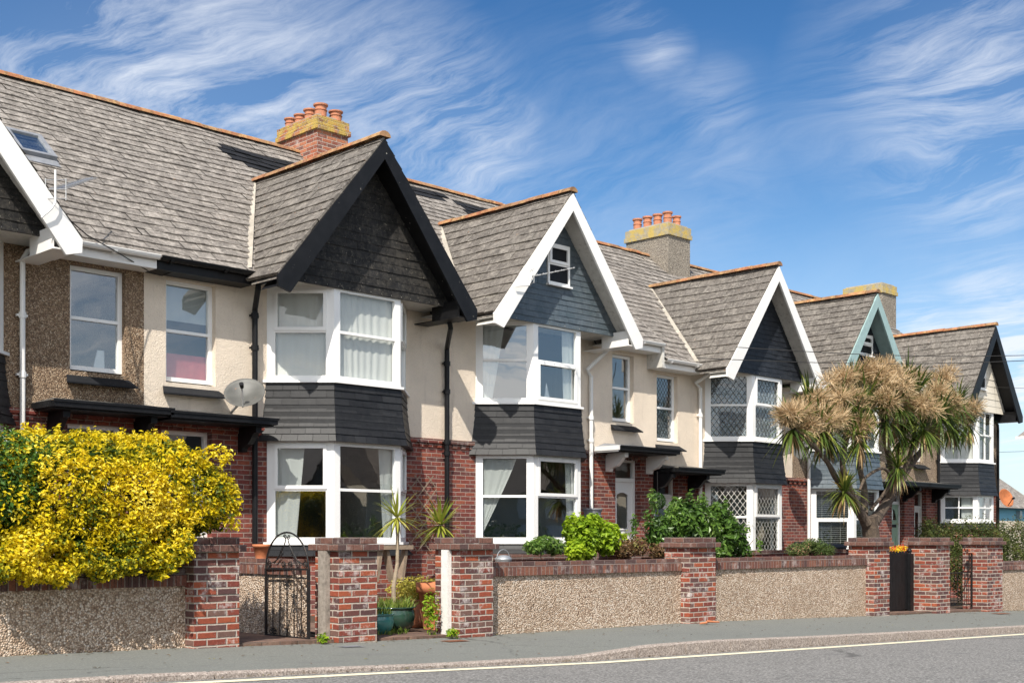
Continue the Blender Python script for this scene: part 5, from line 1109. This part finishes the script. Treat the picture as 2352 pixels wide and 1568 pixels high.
# young palm-like plants
def young(px, py, Y, base, label, n, L, w_, rr, trunk=True):
    c = at(px, py, Y); t = thing('young_cordyline', label, 'palm plant', base); m = MB(); straps(m, c, n, L, w_, droop=.35, rr=rr, low=-.75); m.build('leaves', 'young_strap', t, uv=False)
    tr_ = MB(); b = Vector(base); mid = b.lerp(c, .5) + Vector((.03, 0, 0)); tr_.tube([b, b.lerp(c, .25) + Vector((-.02, 0, 0)), mid, b.lerp(c, .8) + Vector((.02, 0, 0)), c], [.035, .028, .024, .022, .03], 9); tr_.build('trunk', 'cream_bark', t, uv=False)
young(912, 1188, 12.3, (gp.x, gp.y, gp.z + .28), 'young palm-like plant with a slim bare trunk growing from the dark green bowl', 75, .42, .032, (.25, 1))
p = at(1012, 1205, 12.6); young(1012, 1205, 12.6, (p.x, 12.6, rp.z + .55), 'young palm-like plant behind the pillar with the white post', 95, .46, .036, (.05, .85))
# timber trestle
t = thing('timber_trestle', 'weathered timber trestle frame standing behind the second pillar', 'trestle', P3(905, 1310, 13.8)); m = MB(); Y = 13.9
m.bar(P3(862, 1257, Y), P3(944, 1256, Y), .11, .06); m.build('top_rail', 'timber', t)
for a, b in (((885, 1258), (900, 1335)), ((930, 1258), (920, 1335)), ((872, 1262), (862, 1335))): m = MB(); m.bar(P3(*a, Y + .04), P3(*b, Y + .04), .1, .05); m.build('leg', 'timber', t)
# trellis on the house wall
t0, t1 = at(938, 1090, YW - .05), at(1002, 1265, YW - .05); t = thing('trellis', 'brown diamond trellis fixed to the brick wall beside the black downpipe', 'trellis', (t0.x, YW - .05, t1.z)); m = MB(); W_, H_ = t1.x - t0.x, t0.z - t1.z; st = .3
rc = [(0, 0), (W_, 0), (W_, H_), (0, H_)]
for s_ in (1, -1):
    k = -H_ * 1.2
    while k < W_ + H_ * 1.2:
        pl = clip([(k - .012, 0), (k + .012, 0), (k + s_ * H_ * .95 + .012, H_), (k + s_ * H_ * .95 - .012, H_)], rc)
        if len(pl) >= 3:
            y = YW - .05 - (.012 if s_ > 0 else 0); m.face([(t0.x + p[0], y, t1.z + p[1]) for p in pl]); m.face([(t0.x + p[0], y + .01, t1.z + p[1]) for p in pl][::-1])
        k += st
m.build('slats', 'timber', t)
# wall basket, topiary ball, bins, stick, covers
p = at(1366, 1182, YW - .1); t = thing('wall_basket', 'grey wall-mounted planter basket beside the white front door', 'planter', tuple(p)); m = MB(); m.lathe((p.x, YW - .0, p.z - .12), [(.08, 0), (.2, .03), (.22, .1), (.2, .12), (.22, .2), (.24, .22), (.24, .25), (.2, .25)], 18); m.build('basket', 'lead', t)
p = at(1510, 1150, 15.9); t = thing('topiary_ball', 'dark green artificial topiary ball hanging under the black door canopy', 'topiary', tuple(p)); m = MB(); leafcloud(m, [(p.x, p.y, p.z, .17, .17, .17)], 1800, .03, shell=.12, up=0, rr=(0, .5), bumpy=.0); m.build('ball', 'dark_leaf', t, uv=False)
m = MB(); m.tube([(p.x, p.y, p.z + .1), (p.x, p.y, 1.34)], .006, 5); m.build('chain', 'black_iron', t)
for (px, py, lb) in ((1862, 1252, 'black wheelie bin lid showing behind the pink-tipped shrub'), (1898, 1254, 'black wheelie bin nearer the brick pillar, beside the other bin')):
    p = at(px, py, 14.2); t = thing('wheelie_bin', lb, 'bin', (p.x, 14.2, zg(p.x)), 'wheelie bins'); m = MB(); z0 = zg(p.x); m.hexa([(p.x - .22, 13.95, z0), (p.x + .22, 13.95, z0), (p.x + .22, 14.4, z0), (p.x - .22, 14.4, z0), (p.x - .28, 13.88, p.z - .02), (p.x + .28, 13.88, p.z - .02), (p.x + .28, 14.5, p.z - .02), (p.x - .28, 14.5, p.z - .02)]); m.build('body', 'plant_pot_dark', t)
    m = MB(); m.hexa([(p.x - .3, 13.84, p.z - .017), (p.x + .3, 13.84, p.z - .017), (p.x + .3, 14.52, p.z - .017), (p.x - .3, 14.52, p.z - .017), (p.x - .22, 13.95, p.z + .05), (p.x + .22, 13.95, p.z + .05), (p.x + .22, 14.45, p.z + .08), (p.x - .22, 14.45, p.z + .08)]); m.build('lid', 'plant_pot_dark', t)
p, q = at(1608, 1432, 11.15), at(1652, 1428, 11.1); z = lambda v: pvz(v.x, v.y) + .02
m = MB(); m.tube([(p.x, p.y, z(p)), (p.x + .12, p.y - .02, z(p) + .005), (p.x + .2, p.y + .01, z(p) + .02), (q.x, q.y, z(q) + .01)], [.012, .018, .02, .01], 7); tag(m.build('broken_stick', 'terracotta', loc=(p.x, p.y, z(p) - .02)), 'reddish broken stick lying on the pavement by the middle pillar', 'stick')
def cover(px, py, Y, w_, d_, mat, label):
    p = at(px, py, Y); m = MB(); c = [(p.x - w_, Y - d_), (p.x + w_, Y - d_), (p.x + w_, Y + d_), (p.x - w_, Y + d_)]
    m.face([(a, b, pvz(a, b) + .002) for a, b in c]); c2 = [(p.x - w_ + .03, Y - d_ + .03), (p.x + w_ - .03, Y - d_ + .03), (p.x + w_ - .03, Y + d_ - .03), (p.x - w_ + .03, Y + d_ - .03)]; m.face([(a, b, pvz(a, b) + .006) for a, b in c2]); tag(m.build('utility_cover', mat, loc=(p.x, Y, pvz(p.x, Y))), label, 'cover')
cover(1045, 1478, 11.05, .17, .09, 'rust', 'rusty rectangular access cover in the pavement before the path'); cover(2300, 1415, 10.9, .3, .1, 'rust', 'dark access cover in the pavement in front of the last pillar'); cover(806, 1490, 10.95, .14, .08, 'lead', 'small grey access cover in the pavement before the second pillar')
# ---------------------------------------------------------------- the big cordyline
YT = 12.7; tb = at(2000, 1235, YT); base = Vector((tb.x, YT, zg(tb.x)))
tree = thing('cordyline_tree', 'large palm-like tree with tan shaggy flower heads and a forked trunk behind the wall', 'tree', tuple(base)); tm = MB()
def br(pts, rads):
    P_ = [Vector(p) if len(p) == 3 and not isinstance(p, tuple) else at(p[0], p[1], YT + (p[2] if len(p) > 2 else 0)) for p in pts]
    out = []; rr = []
    for i in range(len(P_) - 1):
        p0, p1, p2, p3 = P_[max(0, i - 1)], P_[i], P_[i + 1], P_[min(len(P_) - 1, i + 2)]
        for s_ in range(4):
            t = s_ / 4; q = .5 * ((2 * p1) + (p2 - p0) * t + (2 * p0 - 5 * p1 + 4 * p2 - p3) * t * t + (3 * p1 - p0 - 3 * p2 + p3) * t ** 3); out.append(q); rr.append((rads[i] * (1 - t) + rads[i + 1] * t) * rng.uniform(.93, 1.07))
    out.append(P_[-1]); rr.append(rads[-1]); tm.tube(out, [q * .82 for q in rr], 12)
tm.tube([base - Vector((0, 0, .1)), base + Vector((0, 0, .3)), at(2002, 1240, YT), at(1998, 1205, YT), at(1996, 1185, YT)], [.27, .22, .17, .165, .175], 14)
br([(1990, 1200), (1966, 1160), (1945, 1105, -.1), (1935, 1060, -.1), (1945, 1000, -.1), (1940, 950, -.1)], [.14, .11, .085, .07, .06, .05])
br([(1960, 1150), (1925, 1105, -.25), (1900, 1060, -.3), (1875, 1030, -.3), (1860, 1000, -.3), (1870, 960, -.3)], [.08, .07, .06, .055, .05, .04])
br([(1880, 1035, -.3), (1845, 1005, -.45), (1825, 985, -.45)], [.05, .045, .04])
br([(2005, 1200), (2040, 1150, .1), (2085, 1075, .15), (2120, 1030, .2), (2150, 985, .2), (2175, 950, .2)], [.15, .125, .10, .075, .06, .05])
br([(2040, 1150, .1), (2050, 1090, -.05), (2040, 1040, -.1), (2030, 980, -.1), (2035, 920, -.1)], [.10, .085, .075, .065, .05])
br([(2075, 1085, .1), (2095, 1030, 0), (2100, 985, 0), (2090, 940, 0)], [.07, .06, .055, .045])
br([(1985, 1180), (1985, 1120, .2), (1975, 1070, .3), (1985, 1010, .3), (2000, 950, .3)], [.10, .08, .065, .055, .05])
br([(2000, 1170), (2045, 1110, -.2), (2030, 1075, -.3), (1990, 1095, -.35), (1975, 1125, -.4)], [.04, .045, .04, .035, .03])
br([(2130, 1020, .2), (2170, 1000, .4), (2205, 975, .5)], [.05, .045, .04])
tm.build('trunk', 'bark', tree, uv=False)
heads = [(1990, 925, .0, 60), (2060, 930, -.1, 55), (1885, 990, -.3, 62), (1820, 985, -.45, 42), (1930, 935, .1, 60), (1975, 1010, -.3, 50), (2120, 985, -.2, 70), (2150, 925, .3, 60), (2185, 980, .2, 66), (2225, 975, .5, 40), (2010, 890, .4, 50), (2085, 880, .5, 50), (1940, 1130, -.4, 55), (2062, 1075, -.3, 40), (2075, 1000, .1, 40), (1860, 940, 0, 40), (2105, 905, .0, 50), (2200, 930, .3, 50), (1960, 965, -.1, 50), (2035, 965, -.2, 50), (1905, 1005, -.2, 45), (2060, 965, .3, 45), (1950, 900, .2, 40), (2160, 960, -.1, 40)]
lm = MB()
for i, (px, py, dy, n) in enumerate(heads): straps(lm, at(px, py, YT + dy), int(n * 1.9), .78 if i not in (12, 13) else .6, .048, droop=.8, rr=(.0, .85) if i != 12 else (.3, 1), low=-.9)
lm.build('leaves', 'strap_leaf', tree, uv=False); dm = MB()
for (px, py, dy, n) in heads: straps(dm, at(px, py + 12, YT + dy), 16, .5, .035, droop=1.6, rr=(0, .7), low=-1.4, lean=(0, 0, -1.2))
dm.build('dead_leaves', 'panicle', tree, uv=False)
tufts = [(2015, 868, -.1, 46), (1985, 850, .1, 40), (2060, 888, -.15, 44), (1940, 872, .1, 32), (1900, 905, 0, 36), (1870, 920, -.1, 32), (1885, 958, -.35, 44), (1812, 952, -.5, 32), (1840, 950, -.4, 30), (1983, 985, -.4, 38), (2125, 932, -.35, 46), (2164, 868, .4, 36), (2225, 948, .4, 34), (2195, 950, .3, 30), (2085, 858, .5, 30), (1920, 958, -.3, 30), (1850, 985, -.45, 28), (2040, 845, .2, 34), (2080, 930, -.1, 32), (1955, 915, -.1, 34), (2150, 900, .1, 34), (2030, 925, -.3, 34), (2180, 925, .1, 32)]
pm_ = MB()
for (px, py, dy, r) in tufts:
    c = at(px, py, YT + dy); s_ = (c.x + c.y) / 4065.9
    for k in range(5):
        o = Vector((rng.gauss(0, .33), rng.gauss(0, .33), rng.gauss(0, .25))) * r * s_; spikes(pm_, tuple(c + o), 170, r * s_ * .5, .19, .013, (1, 1, .8), .08)
    for k in range(10):
        d = Vector((rng.gauss(0, 1), rng.gauss(0, 1), rng.gauss(.2, .8))).normalized(); pm_.bar(c, c + d * r * s_ * .9, .012, r=.2)
pm_.build('flower_heads', 'panicle', tree, uv=False)
# ---------------------------------------------------------------- dishes, aerials, wires
def dish(label, c, r, facing, mat, arm=True, wall=None):
    c = Vector(c); t = thing('satellite_dish', label, 'satellite dish', tuple(c)); f = Vector(facing).normalized(); q = f.to_track_quat('Z', 'Y').to_matrix()
    m = MB(); prof = [(.001, 0), (r * .3, r * .03), (r * .6, r * .11), (r * .85, r * .21), (r, r * .29), (r * 1.02, r * .28), (r * .6, r * .08), (.001, -.02)]
    m.lathe(c, prof, 28, rot=q); m.build('reflector', mat, t, smooth=True)
    a = MB(); low = q @ Vector((0, -1, 0)); low = low if low.z < 0 else -low; lnb = c + f * r * 1.0 + low * r * .35; a.tube([c + low * r * .9 + f * r * .1, lnb], .012, 6); a.tube([c - f * .01, Vector(wall) if wall else c - f * .2 + Vector((0, .15, -.1))], .02, 7); a.build('arm', 'black_paint' if mat != 'dish_grey' else 'alu', t)
    b = MB(); b.tube([lnb - f * .02, lnb + f * .06], [.028, .035], 8); b.build('receiver', 'black_paint', t)
c = at(563, 910, 16.15); dish('grey weathered satellite dish above the black canopy of the cream house', c, .30, (-.50, -.55, .62), 'dish_grey', wall=(c.x + .1, YW, c.z - .2))
c = at(1832, 1033, 16.1); dish('pale grey satellite dish behind the left branches of the palm-like tree', c, .27, (-.3, -.85, .35), 'dish_grey', wall=(c.x, YW, c.z - .15))
c = at(2307, 1145, 16.4); dish('rusty orange satellite dish on the end wall of the terrace', c, .29, (-.25, -.85, .3), 'dish_rust', wall=(37.88, YW + .1, c.z))
def aerial(label, foot, mast, boom, n, L):
    t = thing('television_aerial', label, 'aerial', tuple(foot)); m = MB(); m.tube([foot, *mast], .014, 6); m.build('mast', 'white_paint', t)
    e = MB(); a, b = Vector(boom[0]), Vector(boom[1]); e.tube([a, b], .01, 5); ax = (b - a).normalized(); sd = ax.cross(Vector((0, 0, 1))).normalized(); 
    for i in range(n): p = a.lerp(b, (i + .5) / n); l = L * (1 - .35 * i / n); e.tube([p - sd * l, p + sd * l], .0055, 4)
    up = Vector((0, 0, 1)); s2 = ax.cross(sd)
    for k in (-1, 0, 1): e.tube([a + up * .12 * k - sd * .14, a + up * .12 * k + sd * .14], .007, 4)
    e.tube([a - up * .14 - sd * .13, a + up * .14 - sd * .13], .006, 4); e.tube([a - up * .14 + sd * .13, a + up * .14 + sd * .13], .006, 4)
    e.build('elements', 'alu', t)
f0 = at(1185, 657, YG - .08); aerial('television aerial on the left bargeboard of the blue-slate gable', f0, [at(1215, 655, YG - .1), at(1225, 615, YG - .1)], (at(1222, 635, YG - .1), at(1320, 615, YG - .5)), 7, .16)
f0 = at(95, 500, YG - .08); aerial('television aerial on the white bargeboard below the skylight', f0, [at(118, 480, YG - .1), at(127, 465, YG - .1), at(127, 390, YG - .1)], (at(128, 435, YG - .1), at(212, 408, YG + .9)), 14, .13)
def cable(label, pts, r=.008):
    m = MB(); m.tube(pts, r, 6); tag(m.build('overhead_cable', 'cable', loc=tuple(pts[0])), label, 'cable')
def sagline(a, b, sag, n=14): return [a.lerp(b, i / n) + Vector((0, 0, -sag * math.sin(math.pi * i / n))) for i in range(n + 1)]
cable('upper overhead cable crossing the right gables to the sky', sagline(at(1690, 797, 15.2), at(2600, 806, 9.5), .15)); cable('lower of the two parallel overhead cables crossing the right gables', sagline(at(1600, 822, 15.0), at(2600, 814, 9.3), .15))
cable('thin cable crossing the sky beyond the end house', sagline(at(2280, 888, 16.0), at(2600, 875, 10), .1), .006); cable('thin low cable right of the end house', sagline(at(2290, 1038, 16.6), at(2600, 1016, 12), .05), .006)
cable('loose cable draped across the brown and cream house fronts on the left', [at(130, 480, YG), at(200, 540, 15.9), at(270, 580, 16.2), at(350, 628, 16.5), at(372, 633, 16.6), at(400, 622, YE + .05)], .008)
# ---------------------------------------------------------------- beyond the terrace
def hip(t, a, apex, mat):
    r_ = MB()
    for i in range(4): r_.face([a[i], a[(i + 1) % 4], apex])
    r_.face(a[::-1]); return r_.build('roof', mat, t)
t = thing('bungalow', 'pale blue bungalow with a grey hipped roof beyond the end house', 'house', (61, 31, -2.2))
w_ = MB(); w_.box(58.4, 64.0, 26.5, 35, -2.4, 1.44); w_.build('wall', 'blue_render', t)
hip(t, [(58, 26, 1.45), (64.5, 26, 1.45), (64.5, 35.5, 1.45), (58, 35.5, 1.45)], (61.5, 29.7, 4.85), 'roof_slate')
l = MB(); c = at(2341, 1182, 26.4); l.box(c.x - .12, c.x + .12, 26.3, 26.49, c.z - .2, c.z + .2); l.build('wall_lamp', 'zinc', t)
m = MB(); c = at(2330, 1196, 24.0); m.box(c.x - 6, c.x + 9, 24, 24.2, -2.4, c.z); tag(m.build('pale_wall', 'cream_far', loc=(c.x, 24, -2.3)), 'long low wall in front of the pale blue bungalow', 'wall')
t = thing('distant_house', 'far house whose grey roof corner and white gutter show against the sky', 'house', (57, 30, -2.2)); c = at(2335, 1003, 34.0); X0, X1, Y0, Y1, za = c.x, c.x + 12, 26.0, 34.0, c.z
w_ = MB(); w_.box(X0 + .7, X1 - .7, Y0 + .6, Y1 - .7, -2.4, za - .1); w_.build('wall', 'cream_far', t); hip(t, [(X0, Y0, za), (X1, Y0, za), (X1, Y1, za), (X0, Y1, za)], (X0 + 6, 30, za + 5), 'roof_slate')
g_ = MB(); g_.box(X0 - .12, X1, Y0 - .14, Y0 - .01, za - .14, za + .02); g_.box(X0 - .14, X0 - .01, Y0, Y1, za - .14, za + .02); g_.build('gutter', 'white_paint', t)
# the other side of the street, seen mirrored in the window panes
def across(x, k):
    t = thing('house_across_street', 'slate-roofed cream house across the street, mirrored in the bay windows', 'house', (x, -14, -1.3), 'houses across the street'); zt = 2.3
    w_ = MB(); w_.box(x, x + 8.5, -19, -11, zg(x) - .5, zt); w_.build('wall', 'cream_far', t); r_ = MB(); r_.face([(x - .3, -10.6, zt - .2), (x + 8.8, -10.6, zt - .2), (x + 8.8, -15, zt + 3), (x - .3, -15, zt + 3)][::-1]); r_.face([(x - .3, -19.4, zt - .2), (x + 8.8, -19.4, zt - .2), (x + 8.8, -15, zt + 3), (x - .3, -15, zt + 3)])
    for xx in (x, x + 8.5): r_.face([(xx, -11, zt - .02), (xx, -19, zt - .02), (xx, -15, zt + 2.9)])
    # front gable
    gx = x + 2.4; r_.face([(gx - 1.8, -10.3, zt), (gx, -10.3, zt + 2.5), (gx, -14.6, zt + 2.5), (gx - 1.8, -12, zt)]); r_.face([(gx + 1.8, -10.3, zt), (gx, -10.3, zt + 2.5), (gx, -14.6, zt + 2.5), (gx + 1.8, -12, zt)]); r_.face([(gx - 1.8, -10.35, zt), (gx + 1.8, -10.35, zt), (gx, -10.35, zt + 2.5)]); r_.build('roof', 'roof_far', t)
    c_ = MB(); c_.box(x + 6.8, x + 7.7, -15.5, -14.5, zt + 2, zt + 4.2); c_.build('chimney', 'chimney_brick', t)
    wn = MB()
    for (a, z0, z1) in ((1.4, -1, .6), (1.4, .95, 2.2), (5.5, -1, .6), (5.5, .95, 2.2)): wn.box(x + a, x + a + 1.8, -11.0, -10.94, z0, z1)
    wn.build('windows', 'white_paint', t)
for k, x in enumerate(range(-36, 80, 10)): across(float(x), k)
m = MB(); hbl = [(x, -7 + .3 * math.sin(x), -.45 + .25 * math.sin(x * 1.3), 1.5, .6, .8 + .25 * math.sin(x * .7)) for x in np.arange(-30, 70, 1.7)]; leafcloud(m, hbl, 26000, .16, shell=.25, rr=(0, .9), fold=False)
plantthing('hedge_across_street', 'long green hedge across the street, mirrored in the lower windows', 'hedge', (10, -7, -1.3), m, 'dark_leaf')
# window-sill ornaments
p = at(228, 838, YW + .3); m = MB(); m.hexa([(p.x - .1, p.y, p.z - .1), (p.x + .08, p.y, p.z - .1), (p.x + .08, p.y + .03, p.z - .1), (p.x - .1, p.y + .03, p.z - .1), (p.x - .0, p.y + .05, p.z + .22), (p.x + .1, p.y + .05, p.z + .22), (p.x + .1, p.y + .08, p.z + .22), (p.x, p.y + .08, p.z + .22)]); tag(m.build('paper_sheet', 'ornament', loc=tuple(p)), 'white folded paper standing inside the upstairs window of the brown pebbledash house', 'paper')
p = Vector((17.2, YB + .3, 2.5)); m = MB(); m.face([(p.x - .1, p.y, p.z + .04), (p.x + .09, p.y, p.z + .04), (p.x - .03, p.y, p.z + .42)]); m.face([(p.x - .1, p.y + .01, p.z + .04), (p.x + .09, p.y + .01, p.z + .04), (p.x - .03, p.y + .01, p.z + .42)][::-1]); m.hexa([(p.x - .1, p.y - .02, p.z), (p.x + .1, p.y - .02, p.z), (p.x + .1, p.y + .03, p.z), (p.x - .1, p.y + .03, p.z), (p.x - .13, p.y - .02, p.z + .035), (p.x + .13, p.y - .02, p.z + .035), (p.x + .13, p.y + .03, p.z + .035), (p.x - .13, p.y + .03, p.z + .035)])
tag(m.build('model_yacht', 'ornament', loc=tuple(p)), 'white model yacht on the sill inside the upper bay window', 'ornament')
# ---------------------------------------------------------------- camera, light, sky
cam = bpy.data.cameras.new('camera'); co = bpy.data.objects.new('camera', cam); COL.objects.link(co); scene.camera = co
cam.sensor_width = 36; cam.lens = 44.0; cam.shift_y = .1913; cam.clip_end = 5000; cam.clip_start = .1
co.location = (0, 0, 0); co.rotation_euler = (R(90), 0, R(-45))
SE, SA = 48, 56   # sun elevation, angle off the facade normal towards the left
L_ = bpy.data.lights.new('sun', 'SUN'); L_.energy = 4.3; L_.angle = R(.55); L_.color = (1, .94, .85); lo = bpy.data.objects.new('sun', L_); COL.objects.link(lo)
sd = Vector((-math.sin(R(SA)) * math.cos(R(SE)), -math.cos(R(SA)) * math.cos(R(SE)), math.sin(R(SE))))
lo.rotation_euler = sd.to_track_quat('Z', 'Y').to_euler(); lo.location = (0, 0, 30)
w = bpy.data.worlds.new('World'); scene.world = w; w.use_nodes = True; nt = w.node_tree
for n in list(nt.nodes): nt.nodes.remove(n)
g = G(nt)
sky = g.n('ShaderNodeTexSky', sky_type='NISHITA'); sky.sun_disc = False; sky.sun_elevation = R(SE); sky.sun_rotation = math.atan2(sd.x, sd.y) % (2 * math.pi); sky.air_density = 1.0; sky.dust_density = .6; sky.ozone_density = 1.6; sky.altitude = 20
D = g.n('ShaderNodeTexCoord').outputs['Generated']
def dirv(px, py):
    r_, u_ = (px - 1176) / 2875, (1234 - py) / 2875; v = Vector((1, 1, 0)).normalized() + Vector((1, -1, 0)).normalized() * r_ + Vector((0, 0, u_)); return v.normalized()
def blob(px, py, rad, amt):
    vm = g.n('ShaderNodeVectorMath', {1: dirv(px, py)}, operation='DISTANCE'); nt.links.new(D, vm.inputs[0]); return g.smooth(vm.outputs['Value'], rad, 0, 0, amt)
sep = g.n('ShaderNodeSeparateXYZ'); nt.links.new(D, sep.inputs[0])
zz = g.m('ADD', g.m('MAXIMUM', sep.outputs[2], 0.0), .12)
# cirrus sheet: project the direction on a high flat layer
pr = g.n('ShaderNodeCombineXYZ', {0: g.m('DIVIDE', sep.outputs[0], zz), 1: g.m('DIVIDE', sep.outputs[1], zz), 2: 0.0}).outputs[0]
warp = g.noise(pr, 1.2, 4, .5, out=1)
pw = g.n('ShaderNodeVectorMath', operation='MULTIPLY_ADD'); nt.links.new(warp, pw.inputs[0]); pw.inputs[1].default_value = (.6, .6, 0); nt.links.new(pr, pw.inputs[2])
mp = g.n('ShaderNodeMapping', {'Rotation': (0, 0, R(-35)), 'Scale': (2.6, .8, 1)}); nt.links.new(pw.outputs[0], mp.inputs[0])
n1 = g.noise(mp.outputs[0], 1.5, 12, .66, .25)
mp2 = g.n('ShaderNodeMapping', {'Rotation': (0, 0, R(15)), 'Scale': (5.0, 1.1, 1), 'Location': (3, 1, 0)}); nt.links.new(pw.outputs[0], mp2.inputs[0])
n2 = g.noise(mp2.outputs[0], 2.0, 12, .7, .2)
n3 = g.noise(D, 9, 8, .6, .5)
msk = None
for b in BLOBS if 'BLOBS' in globals() else [(200, 100, .20, .34), (60, 200, .14, .42), (560, 80, .12, .28), (740, 190, .11, .26), (970, 190, .07, .5), (430, 230, .12, .3), (1515, 115, .03, .55), (1440, 50, .03, .35), (2160, 170, .12, .55), (2330, 160, .12, .55), (2200, 330, .10, .2), (1640, 225, .035, .35), (1110, 330, .05, .5), (1700, 360, .08, .16), (1350, 420, .16, .22), (1050, 430, .10, .35), (2260, 600, .07, .3), (2345, 850, .09, 1.5), (2100, 745, .03, 1.0), (900, 300, .12, .4), (330, 300, .16, .5)]:
    v = blob(*b); msk = v if msk is None else g.m('ADD', msk, v)
vb = g.n('ShaderNodeVectorMath', {1: Vector((-.55, -.75, .35)).normalized()}, operation='DISTANCE'); nt.links.new(D, vb.inputs[0]); rear_fill = g.smooth(vb.outputs['Value'], 1.15, .75, 0, 1.6); msk = g.m('ADD', msk, rear_fill)  # unseen cloud bank behind the camera, added for fill light and paler reflections
f = g.m('ADD', g.m('MULTIPLY', n1, .6), g.m('MULTIPLY', n2, .4))
f = g.smooth(f, .45, .68)
ex = g.m('MULTIPLY', msk, g.m('ADD', .07, g.m('MULTIPLY', f, 1.05)))
low = g.smooth(sep.outputs[2], .27, .0, 0, .60)
cl = g.m('MINIMUM', g.m('ADD', ex, g.m('MULTIPLY', low, g.smooth(n3, .3, .6, .5, 1))), .9)
h = g.n('ShaderNodeHueSaturation', {'Saturation': 1.12, 'Value': 1.0}); nt.links.new(sky.outputs[0], h.inputs['Color'])
blue = g.mix(1.0, h.outputs[0], g.mix(g.smooth(sep.outputs[2], .05, .42), (.74, .94, 1.04), (.31, .56, .76)), 'MULTIPLY')
c = g.mix(cl, blue, g.mix(g.m('MINIMUM', rear_fill, 1.0), (6.3, 6.6, 7.1), (15.0, 14.6, 14.0)))  # rear bank made far brighter than the visible cirrus to lift the shadows
bg = g.n('ShaderNodeBackground', {'Strength': .105}); nt.links.new(c, bg.inputs[0])
o = nt.nodes.new('ShaderNodeOutputWorld'); nt.links.new(bg.outputs[0], o.inputs[0])
# lift everything so that the road lies near zero
for ob in scene.objects:
    if ob.parent is None and ob.type != 'LIGHT': ob.location.z += H
vs = scene.view_settings; vs.view_transform = 'Standard'; vs.look = 'None'; vs.exposure = .52; vs.gamma = 1; vs.use_curve_mapping = False
scene.cycles.max_bounces = 8; scene.cycles.transparent_max_bounces = 16; scene.cycles.diffuse_bounces = 3; scene.cycles.use_denoising = True
